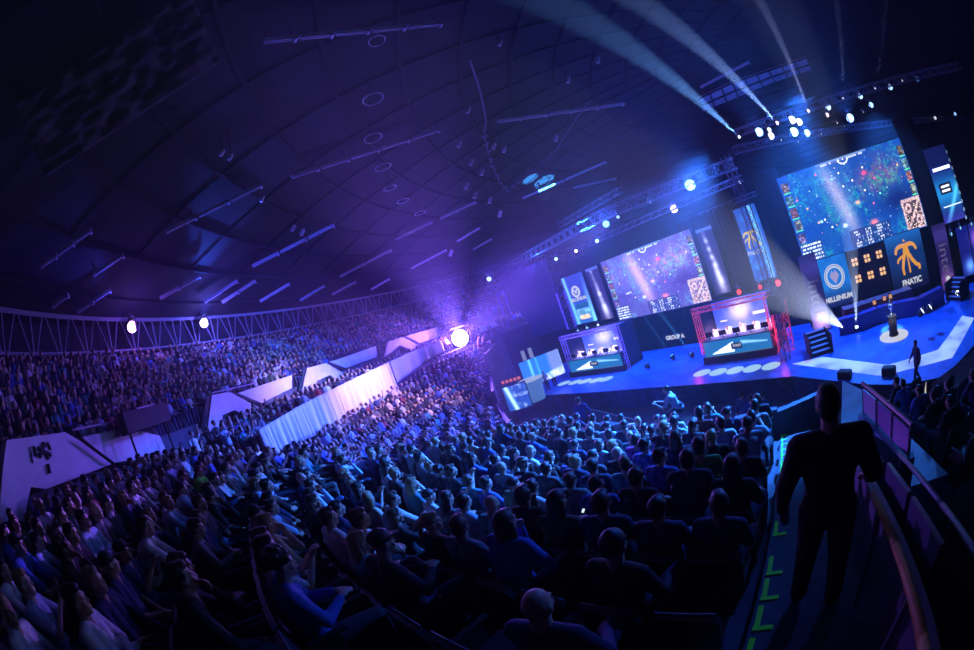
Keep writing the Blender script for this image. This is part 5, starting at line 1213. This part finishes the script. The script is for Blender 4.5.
for D, (k, j, x, y, z, ph), sp in chosen:
    if sp: pose, shirt, hair, hc = sp
    else: pose, shirt, hair, hc = q.randrange(8), q.choice(SH_L), q.choice(HAIRS), q.choice(['dark', 'dark', 'brown', 'black', 'fair'])
    hh = {'bald': 'shaved head', 'cap': 'dark peaked cap', 'beanie': 'dark beanie'}.get(hair, '%s %s hair' % ('fair' if hc == 'fair' else 'dark', hair) if hair != 'ponytail' else 'dark ponytail')
    lab = '%s, %s, %s row from top, %s seat from aisle' % (garment(pose, shirt), hh, ordinal(k-kmin_seen+1), ordinal(j+1))
    rz = face_dir(x, y)+q.uniform(-.22, .22); sc_ = q.uniform(.94, 1.05)
    capc = (.02, .02, .03) if hair in ('cap', 'beanie') else HAIRC[hc]
    if (k, j) in special and shirt == 'navy' and hair == 'bald': rz += .0
    person(VARS[pose], (x, y, z), rz, q.choice(SKINS), SHIRTS[shirt], q.choice(TR), hair, capc, 'person in '+lab, 'person', 'seated spectators in the lower rows', 'spectator', sc_)
# phone in the hands of one of them
for key, (pose, shirt, hair, hc) in special.items():
    if shirt == 'olive':
        k, j = key; s = next(s for s in seats if s[:2] == key); a = face_dir(s[2], s[3])
        P_ = Vector((s[2], s[3], s[4]))+Matrix.Rotation(a, 3, 'Z') @ Vector((0, .36, .90))
        o = thing('mobile_phone', 'glowing mobile phone held by the long-haired person in an olive jacket', 'phone', P_, a)
        mb = MB(); mb.rbox((0, 0, 0), (.05, .09, .01), .003, M=Matrix.Rotation(R(35), 3, 'X')); mb.obj('case', M_black, o); mb = MB(); mb.box((0, -.004, .008), (.03, .045, .002), M=Matrix.Rotation(R(35), 3, 'X')); mb.obj('display', glow('phone', (.7, .85, 1), 1.6), o)

# seats -------------------------------------------------------------------
def seat_meshes():
    M = {}
    mb = MB(); prof = [(-.235, .42), (-.235, .80), (-.19, .86), (.19, .86), (.235, .80), (.235, .42)]
    T = Matrix.Rotation(R(8), 3, 'X')
    vs = [T @ Vector((x, y, z-.42))+Vector((0, -.22, .42)) for y in (-.03, .025) for x, z in prof]; n = len(prof)
    mb.add(vs, [tuple(range(n)), tuple(range(2*n-1, n-1, -1))]+[(i, i+n, (i+1) % n+n, (i+1) % n) for i in range(n)]); M['backrest'] = mb.mesh('backrest', M_seatpl)
    mb = MB(); mb.rbox((0, .0, .42), (.45, .42, .06), .02); M['seat'] = mb.mesh('seat_pad', M_seatpl)
    mb = MB(); mb.box((-.25, -.05, .3), (.03, .3, .6)); mb.rbox((-.25, .0, .62), (.05, .34, .04), .01); M['armrest'] = mb.mesh('armrest', M_black)
    mb = MB(); mb.box((0, -.1, .2), (.06, .06, .4)); mb.box((0, -.1, .02), (.3, .2, .03)); M['leg'] = mb.mesh('leg', M_black)
    mb = MB(); mb.capsule((-.19, -.265, .865), .012, (.19, -.265, .865), .012, 6); M['trim'] = mb.mesh('top_trim', mat('trim_grey', (.10, .11, .14), .5))
    return M
SM = seat_meshes()
def seat(x, y, z, rz, label, group, tip=False):
    o = thing('folding_seat', label, 'seat', (x, y, z), rz, group)
    for nm in ('backrest', 'seat', 'armrest', 'leg', 'trim'):
        c = link(nm, SM[nm], o)
        if nm == 'seat' and tip: c.rotation_euler = (R(75), 0, 0); c.location = (0, -.5, .27)
    return o
ns_ = 0; occ = {s[:2] for _, s, _ in chosen}
for D, s, hx, hy in cand:
    k, j, x, y, z, ph = s
    if ns_ >= 120: break
    if y < -.6 or D < .75: continue
    sx, sy = project((x, y, z+.85))
    if not (-20 < sx < 984 and -10 < sy < 665): continue
    ns_ += 1
    seat(x, y, z, math.radians(ph)+PI/2, 'dark folding seat%s, %s row from top, %s seat from the taped aisle' % ('' if (k, j) in occ else ' standing empty', ordinal(max(1, k-kmin_seen+1)), ordinal(j+1)), 'folding seats of the lower rows', (k, j) not in occ and rnd.random() < .5)
# seat block beyond the landing
bd = Vector((math.sin(R(20)), math.cos(R(20)), 0)); bs = Vector((bd.y, -bd.x, 0))
mb = MB(); blk = []
for i in range(10):
    s0 = 1.6+.8*i; z = -(4.1+.208*i)
    left = 4.85+.3*max(0, s0-4)
    c = [bd*(s0-.4)+bs*left, bd*(s0-.4)+bs*16, bd*(s0+.4)+bs*16, bd*(s0+.4)+bs*left]; mb.slab([(p.x, p.y) for p in c], FL, z)
    for j in range(17):
        p = bd*s0+bs*(left+.35+.56*j); blk.append((i, j, p.x, p.y, z))
struct(mb.obj('floor_side_terrace', M_conc))
nb = 0
for i, j, x, y, z in sorted(blk, key=lambda b: math.hypot(b[2], b[3])):
    hx, hy = project((x, y, z+.8))
    if not (870 < hx < 985 and 375 < hy < 660) or nb > 90: continue
    nb += 1; seat(x, y, z, -R(20), 'dark tip-up seat beyond the landing, %s row up from stage, %s seat from stairs' % (ordinal(10-i), ordinal(j+1)), 'tip-up seats beyond the landing')
nside = 0
for i, j, x, y, z in blk:
    hx, hy = project((x, y, z+1.2))
    if 878 < hx < 990 and 372 < hy < 440 and q.random() < (.35 if hy < 405 else .12) and nside < 22:
        nside += 1; pose = q.randrange(8); shirt = q.choice(['black', 'navy', 'blue', 'dark grey']); person(VARS[pose], (x, y, z), -R(20)+q.uniform(-.3, .3), q.choice(SKINS), SHIRTS[shirt], TR[0], 'short', HAIRC['dark'], 'person in %s beyond landing, %s row from stage, %s seat from stairs' % (garment(pose, shirt), ordinal(10-i), ordinal(j+1)), 'person', 'spectators beyond the landing')
o = thing('laptop', 'open laptop glowing cream among the dark seats beyond the landing', 'laptop', at_z(930, 398, -5.0), R(20)); mb = MB(); mb.rbox((0, 0, 0), (.5, .34, .02), .005); mb.obj('keyboard_base', M_black, o); mb = MB(); mb.rbox((0, .17, .18), (.5, .02, .34), .004); mb.obj('lid', M_black, o); mb = MB(); mb.box((0, .158, .18), (.46, .006, .30)); mb.obj('display', glow('cream_screen', (.9, .8, .6), .8), o)

# distant crowd: every further head is still modelled, merged into one body of people
def lowpoly(arms):
    T = []
    def part(kind, f): mb = MB(); f(mb); T.append((kind, np.array(mb.v), mb.f))
    part(1, lambda m: (m.capsule((0, -.02, .62), .15, (0, -.05, .95), .17, 8), m.capsule((-.15, -.05, 1.02), .07, (.15, -.05, 1.02), .07, 6)))
    part(0, lambda m: m.ell((0, .01, 1.24), (.075, .09, .11), None, 8, 6))
    part(3, lambda m: m.ell((0, -.025, 1.28), (.085, .095, .09), None, 8, 5))
    part(2, lambda m: (m.capsule((-.1, 0, .54), .1, (-.14, .44, .54), .07, 6), m.capsule((.1, 0, .54), .1, (.14, .44, .54), .07, 6), m.capsule((-.14, .44, .5), .06, (-.14, .42, .08), .05, 5), m.capsule((.14, .44, .5), .06, (.14, .42, .08), .05, 5)))
    hl, el = {0: ((-.12, .36, .62), (-.26, .05, .74)), 1: ((.08, .22, .80), (-.24, .06, .80)), 2: ((-.06, .30, 1.04), (-.2, .16, .84)), 3: ((-.25, .15, 1.45), (-.28, .08, 1.15))}[arms]
    for s in (1, -1):
        h2 = hl if s == 1 or arms != 3 else (-.12, .36, .62); e2 = el if s == 1 or arms != 3 else (-.26, .05, .74)
        part(1, lambda m: m.capsule((-.19*s, -.05, 1.0), .06, (e2[0]*s, e2[1], e2[2]), .05, 5)); part(0 if arms else 1, lambda m: m.capsule((e2[0]*s, e2[1], e2[2]), .045, (h2[0]*s, h2[1], h2[2]), .035, 5))
        part(0, lambda m: m.ell((h2[0]*s, h2[1]+.03, h2[2]), (.04, .05, .04), None, 6, 4))
    vs = []; fs = []; ks = []
    for kd, v, f in T: n = len(vs); vs += [tuple(p) for p in v]; fs += [tuple(n+i for i in g) for g in f]; ks += [kd]*len(f)
    return np.array(vs), fs, ks
LP = [lowpoly(a) for a in (0, 1, 2, 0, 3)]
far = []
for D, (k, j, x, y, z, ph), sp in rest: far.append((x, y, z, face_dir(x, y)))
for m in range(NUP):
    r = 40.85+.5*m; a = 113
    while a < 203:
        x, y = AC[0]+r*math.cos(R(a)), AC[1]+r*math.sin(R(a))
        if q.random() > .05 and math.hypot(x, y) > 6: far.append((x, y, -.15+.34*m-.02, R(a)+PI/2+q.uniform(-.3, .3)))
        a += math.degrees(.50/r)*q.uniform(.95, 1.1)
for m in range(4):
    r = 37.3+.75*m; a = 120
    while a < 183:
        x, y = AC[0]+r*math.cos(R(a)), AC[1]+r*math.sin(R(a))
        if q.random() > .18: far.append((x, y, -1.75+.0*m, R(a)+PI/2+q.uniform(-.5, .5)))
        a += math.degrees(.52/r)
for m in range(3):
    r = 37.6+.75*m; a = 180.5
    while a < (188.5 if m < 2 else 189.5):
        x, y = AC[0]+r*math.cos(R(a)), AC[1]+r*math.sin(R(a)); far.append((x, y, -2.0+.2*m, R(a)+PI/2+q.uniform(-.4, .4))); a += math.degrees(.55/r)
def clear_of_lamp(x, y, z):
    hx, hy = project((x, y, z+1.2)); return not (math.hypot(hx-460, hy-338) < 15 and math.hypot(x, y) < 37)
far = [p for p in far if clear_of_lamp(*p[:3])]
LPW = [0, 0, 1, 1, 2, 3, 3, 3, 0, 1, 2, 4]
V_, F_, C_ = [], [], []; base = 0
loops = []; sizes = []; cols = []
for (x, y, z, a) in far:
    v, f, ks = LP[LPW[q.randrange(12)]]; s = q.uniform(.92, 1.08); c, sn = math.cos(a), math.sin(a)
    w_ = np.empty_like(v); w_[:, 0] = x+(v[:, 0]*c-v[:, 1]*sn)*s; w_[:, 1] = y+(v[:, 0]*sn+v[:, 1]*c)*s; w_[:, 2] = z+v[:, 2]*s
    V_.append(w_); sk = SKINS[q.randrange(3)]; sh = SHIRTS[SH_L[q.randrange(len(SH_L))]]; tr = TR[q.randrange(4)]; ha = HAIRC[q.choice(['dark', 'black', 'brown', 'fair'])]
    pal = (sk, sh, tr, ha)
    for g, kd in zip(f, ks): sizes.append(len(g)); loops.extend([base+i for i in g]); cols.extend([pal[kd]]*len(g))
    base += len(v)
V_ = np.concatenate(V_); V_[:, 2] += CAMH*0
me = bpy.data.meshes.new('crowd'); me.vertices.add(len(V_)); me.vertices.foreach_set('co', V_.astype(np.float32).ravel())
me.loops.add(len(loops)); me.loops.foreach_set('vertex_index', np.array(loops, np.int32)); me.polygons.add(len(sizes))
st = np.concatenate([[0], np.cumsum(sizes)[:-1]]).astype(np.int32); me.polygons.foreach_set('loop_start', st); me.polygons.foreach_set('loop_total', np.array(sizes, np.int32)); me.update(calc_edges=True); me.validate()
at = me.color_attributes.new('Col', 'FLOAT_COLOR', 'CORNER'); cc = np.ones((len(loops), 4), np.float32); cc[:, :3] = np.array(cols); at.data.foreach_set('color', cc.ravel())
me.polygons.foreach_set('use_smooth', [True]*len(me.polygons)); me.materials.append(M_crowd)
o = link('crowd', me); tag(o, 'distant crowd filling the upper rows, balcony and far lower rows', 'crowd', None, 'stuff')
print('far people', len(far), 'near', len(chosen), 'faces', len(sizes))
# ---------------------------------------------------------------- standing figures
def stand(**k):
    P = dict(kind='stand', pel=V3(0, 0, .96), wa=V3(0, .0, 1.12), ch=V3(0, .0, 1.30), nk=V3(0, -.01, 1.50), hd=V3(0, .03, 1.655), sh=.19, el=[V3(-.29, -.02, 1.14), V3(.29, -.02, 1.14)], ha=[V3(-.31, .08, .90), V3(.31, .08, .90)],
             kn=[V3(-.11, .03, .52), V3(.11, .03, .52)], an=[V3(-.12, 0, .10), V3(.12, 0, .10)], yaw=0.0, pitch=0.0, curl=.5)
    P.update(k); return P
# the man on the steps, back to the camera
HP = stand(sh=.205, el=[V3(-.31, -.03, 1.17), V3(.31, -.06, 1.19)], ha=[V3(-.345, .07, .92), V3(.31, .14, 1.02)], hd_dir=[V3(-.02, .12, -.25), V3(-.06, .25, -.06)], hd_n=[V3(-1, 0, 0), V3(.3, 0, 1)], kn=[V3(-.13, .05, .52), V3(.13, .0, .53)], an=[V3(-.15, .02, .10), V3(.15, -.06, .10)], curl=.7)
HP['bulk'] = .013
hv = make_variant(HP, 'standing_man', 'long', False, 1.0, .0085, True)
hp = at_d(828, 399, 2.2)
hz = aisle_z(2.19)
hero = person(hv, (hp.x, hp.y, hz+.02), R(-44), SKINS[1], (.012, .012, .018), (.012, .014, .03), 'short', HAIRC['black'], 'man in a dark jacket standing on the aisle steps, seen from behind', 'person', None, 'standing_man', 1.0)
mb = MB(); mb.lathe([(.03, 0), (.033, .01), (.033, .15), (.012, .18), (.012, .21)], n=14)
hh = hero.matrix_basis @ (HP['ha'][0]+Vector((.02, .06, -.17)))
print('hero at', hp, 'step z', hz)
o = mb.obj('water_bottle', mat('bottle_blue', (.1, .15, .3), .2), smooth=True, loc=hh); tag(o, 'small dark bottle in the hand of the standing man', 'bottle')
# presenter crossing the stage
WP = stand(kn=[V3(-.10, .16, .55), V3(.10, -.02, .52)], an=[V3(-.11, .24, .10), V3(.12, -.26, .12)], el=[V3(-.26, -.06, 1.15), V3(.26, .10, 1.15)], ha=[V3(-.25, -.02, .92), V3(.22, .26, 1.02)])
wv = make_variant(WP, 'walking_person', 'long', False, .95, .013, True)
p = at_z(917, 384, SZ); person(wv, p, R(60), SKINS[1], (.05, .06, .10), (.03, .05, .12), 'short', HAIRC['dark'], 'person walking across the blue stage near the pale chevron', 'person', None, 'walking_person')
# camera operators and stewards at the pit
SP = stand(); sv = make_variant(SP, 'standing_person', 'long', False, 1.0, .016)
CP = stand(pel=V3(0, -.1, .62), wa=V3(0, .02, .78), ch=V3(0, .07, .97), nk=V3(0, .13, 1.14), hd=V3(0, .2, 1.28), kn=[V3(-.15, .3, .55), V3(.15, .25, .5)], an=[V3(-.15, .12, .1), V3(.15, .0, .1)], el=[V3(-.28, .36, .82), V3(.28, .36, .82)], ha=[V3(-.12, .6, .95), V3(.12, .6, .95)], pitch=.1)
cv = make_variant(CP, 'crouching_person', 'short', False, 1.0, .016)
def riser(p, w, lab):
    mb = MB(); mb.box((p.x, p.y, (p.z+FL)/2), (w, w, p.z-FL)); return tag(mb.obj('camera_riser', M_black), lab, 'platform')
p = at_d(588, 432, 13.6); riser(p, 1.5, 'black camera riser under the operator in navy'); person(VARS[0], p+Vector((0, 0, 0)), R(-30), SKINS[0], (.02, .05, .28), TR[1], 'short', HAIRC['black'], 'camera operator in navy seated at the front of the rows', 'person', None, 'camera_operator')
mb = MB(); a = p+Vector((.3, .2, .75)); b = at_d(636, 420, 13.0); mb.cyl(a, b, .025, n=6); mb.cyl(a, a+(a-b).normalized()*.3, .06, n=8); tag(mb.obj('camera_boom', mat('boom_pale', (.7, .5, .5), .4)), 'thin pale camera boom reaching right of the operator in navy', 'boom')
p = at_d(681, 427, 11.6); riser(p, 1.2, 'black camera riser under the bending person in pale blue'); person(cv, p, R(60), SKINS[1], (.5, .68, .9), TR[1], 'short', HAIRC['dark'], 'person in pale blue shirt bending forward before the stage', 'person', None, 'crouching_person')
for (x, y, d, c, lab) in ((750, 412, 10.4, (.02, .08, .4), 'steward in blue standing before the stage, nearest the aisle'), (762, 408, 10.8, (.05, .1, .3), 'steward in dark blue beside the truss tower foot'), (741, 408, 11.5, (.1, .15, .35), 'steward in grey blue half hidden before the stage edge')):
    p = at_d(x, y-16, d+2.5); p.z -= 1.75; riser(p, .8, 'black riser under the '+lab.split(' standing')[0].split(' beside')[0].split(' half')[0]); person(sv, p, R(-60), SKINS[0], c, TR[1], 'short', HAIRC['dark'], lab, 'person', None, 'steward')
for (x, y, a, c, hr, lab) in ((549, 391, 200, (.5, .45, .5), 'short', 'presenter in a pale jacket beside the side stage desk'), (556, 386, 160, (.05, .05, .07), 'long', 'long-haired presenter in black beside the side stage backdrop'), (541, 396, 230, (.6, .6, .65), 'short', 'presenter in a white shirt in front of the side stage desk')):
    person(sv, at_z(x, y, SZ), R(a), SKINS[0], c, TR[1], hr, HAIRC['brown'], lab, 'person', None, 'presenter')
# raise everything onto the arena floor
for o in COL.objects:
    if o.parent is None:
        if o is cam: o.location.z = CAMH
        else: o.location.z += CAMH
vw = sc.view_settings; sc.display_settings.display_device = 'sRGB'; vw.view_transform = 'Standard'; vw.look = 'None'; vw.exposure = -0.5; vw.gamma = 1.0
sc.cycles.max_bounces = 4; sc.cycles.diffuse_bounces = 1; sc.cycles.glossy_bounces = 2; sc.cycles.transmission_bounces = 2; sc.cycles.volume_bounces = 0; sc.cycles.sample_clamp_indirect = 3; sc.cycles.sample_clamp_direct = 0
sc.cycles.use_denoising = True; sc.cycles.caustics_reflective = False; sc.cycles.caustics_refractive = False
